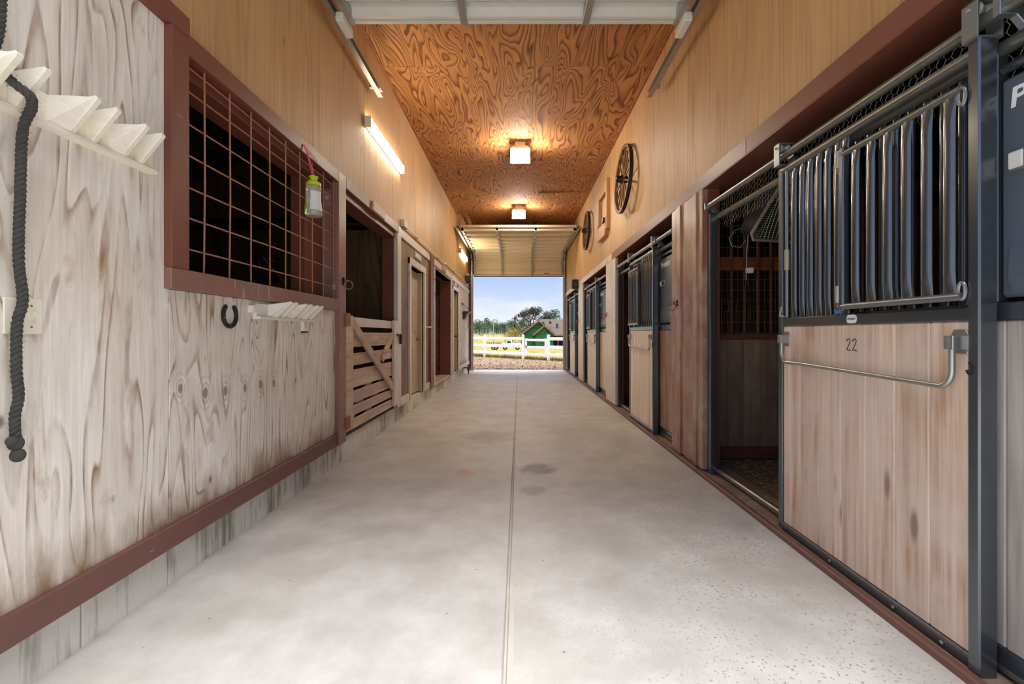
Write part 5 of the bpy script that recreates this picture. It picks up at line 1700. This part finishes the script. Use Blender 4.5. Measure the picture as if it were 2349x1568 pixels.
def oak(x, y, zb, h, spread, label, leaf, seed, open_=True):
    random.seed(seed)
    t = thing('oak_tree', label, 'tree')
    br, lf = MB(), MB()
    br.tube([(x, y, zb), (x + .05, y, zb + h * .18), (x + .0, y, zb + h * .34)], [.34, .26, .22], 10)

    def grow(p, d, L, r, lev):
        q = p + d * L
        m_ = p + d * L * .5 + Vector((R(-1, 1), R(-1, 1), R(-.5, 1))) * L * .08
        br.tube([p, m_, q], [r, r * .8, r * .6], 6)
        if lev == 0:
            leaf_cloud(lf, q, h * .055, 44, h * .012)
            return
        for i in range(3 if lev > 1 else 4):
            a = R(0, 2 * PI)
            nd_ = (d + Vector((math.cos(a), math.sin(a), R(-.6, .7))) * R(.6, 1.0)).normalized()
            grow(q, nd_, L * R(.6, .8), r * .58, lev - 1)
    top = Vector((x, y, zb + h * .30))
    for i in range(11):
        a = 2 * PI * i / 5.5 + R(-.3, .3)
        el = .05 + 1.35 * i / 10 + R(-.1, .1)
        d = Vector((math.cos(a) * math.cos(el), math.sin(a) * math.cos(el), math.sin(el)))
        d = Vector((d.x * spread, d.y * spread, d.z)).normalized()
        grow(top, d, h * .235, .15, 2)
    br.build('trunk', 'bark', t, 0, True)
    stuff(lf.build('foliage', leaf, t))
    return t


def bushy(x, y, zb, h, w, label, leaf, seed, group, n_=9):
    random.seed(seed)
    t = thing('bushy_tree', label, 'tree', group)
    br, lf = MB(), MB()
    br.tube([(x, y, zb - .3), (x + R(-.1, .1), y, zb + h * .5)], [h * .035, h * .02], 6)
    for i in range(n_):
        a, u = R(0, 2 * PI), R(0, 1)
        zz = zb + h * (.18 + .68 * u)
        rr = w * .5 * (1 - .55 * u) * R(.3, .9)
        leaf_cloud(lf, (x + math.cos(a) * rr, y + math.sin(a) * rr, zz), w * R(.22, .32), 110, h * .03, .85)
    br.build('trunk', 'bark', t, 0, True)
    stuff(lf.build('foliage', leaf, t))
    return t


oak(px(1221, 104), 104, -1.2, 10.2, 0.95, 'large open-crowned dark oak tree behind the green house', 'leaf_dark', 5)
bushy(px(1272, 118), 118, 1.0, 6.4, 5.2, 'round green tree rising behind the brown shingle roof', 'leaf_mid', 6, 'trees beyond the house', 16)
bushy(px(1176, 96), 96, -1.1, 3.6, 3.4, 'yellowing bushy tree left of the green house gable', 'leaf_yellow', 7, 'trees beyond the house', 12)
bushy(px(1196, 100), 100, -1.0, 3.9, 3.6, 'light green bushy tree touching the left eave of the house', 'leaf_light', 8, 'trees beyond the house', 12)
bushy(px(1165, 110), 110, -0.6, 2.6, 2.6, 'low yellow shrub tree at the near edge of the far woods', 'leaf_yellow', 9, 'trees beyond the house', 9)
bushy(px(1109, 120), 120, 0.2, 1.9, 2.4, 'small pale bush on the slope before the far woods', 'leaf_light', 10, 'trees beyond the house', 8)
random.seed(21)
wood_spots = []
for i in range(15):
    u = 1072 + i * 9.6 + R(-2, 2)
    y = 148 + (i % 3) * 15 + R(-2, 2)
    wood_spots.append((u, y, R(728, 741)))
for i, (u, y, w) in enumerate(wood_spots):
    zb = gz(0, y)
    top = pz(w, y)
    lf = ['leaf_forest', 'leaf_forest', 'leaf_mid'][i % 3]
    lab = {'leaf_forest': 'blue-green tree in the far wooded edge of the field', 'leaf_mid': 'mid green tree in the far wooded edge of the field'}[lf]
    bushy(px(u, y), y, zb, top - zb, R(3.5, 4.3), lab, lf, 100 + i, 'trees of the far woods', 10)
random.seed(33)
hx = [-160 + 8 * i for i in range(41)]
hy = [190 + 12 * i for i in range(14)]
sheet('hills', 'hill_forest', hx, hy, lambda x, y: 1.0 + 6.2 * math.sin(min(1, (y - 190) / 110) * PI / 2) * (1 + .22 * mnoise.noise(Vector((x * .02, y * .01, 2)))) + 1.4 * mnoise.noise(Vector((x * .15, y * .15, 5))), 'hazy wooded hills behind the field')
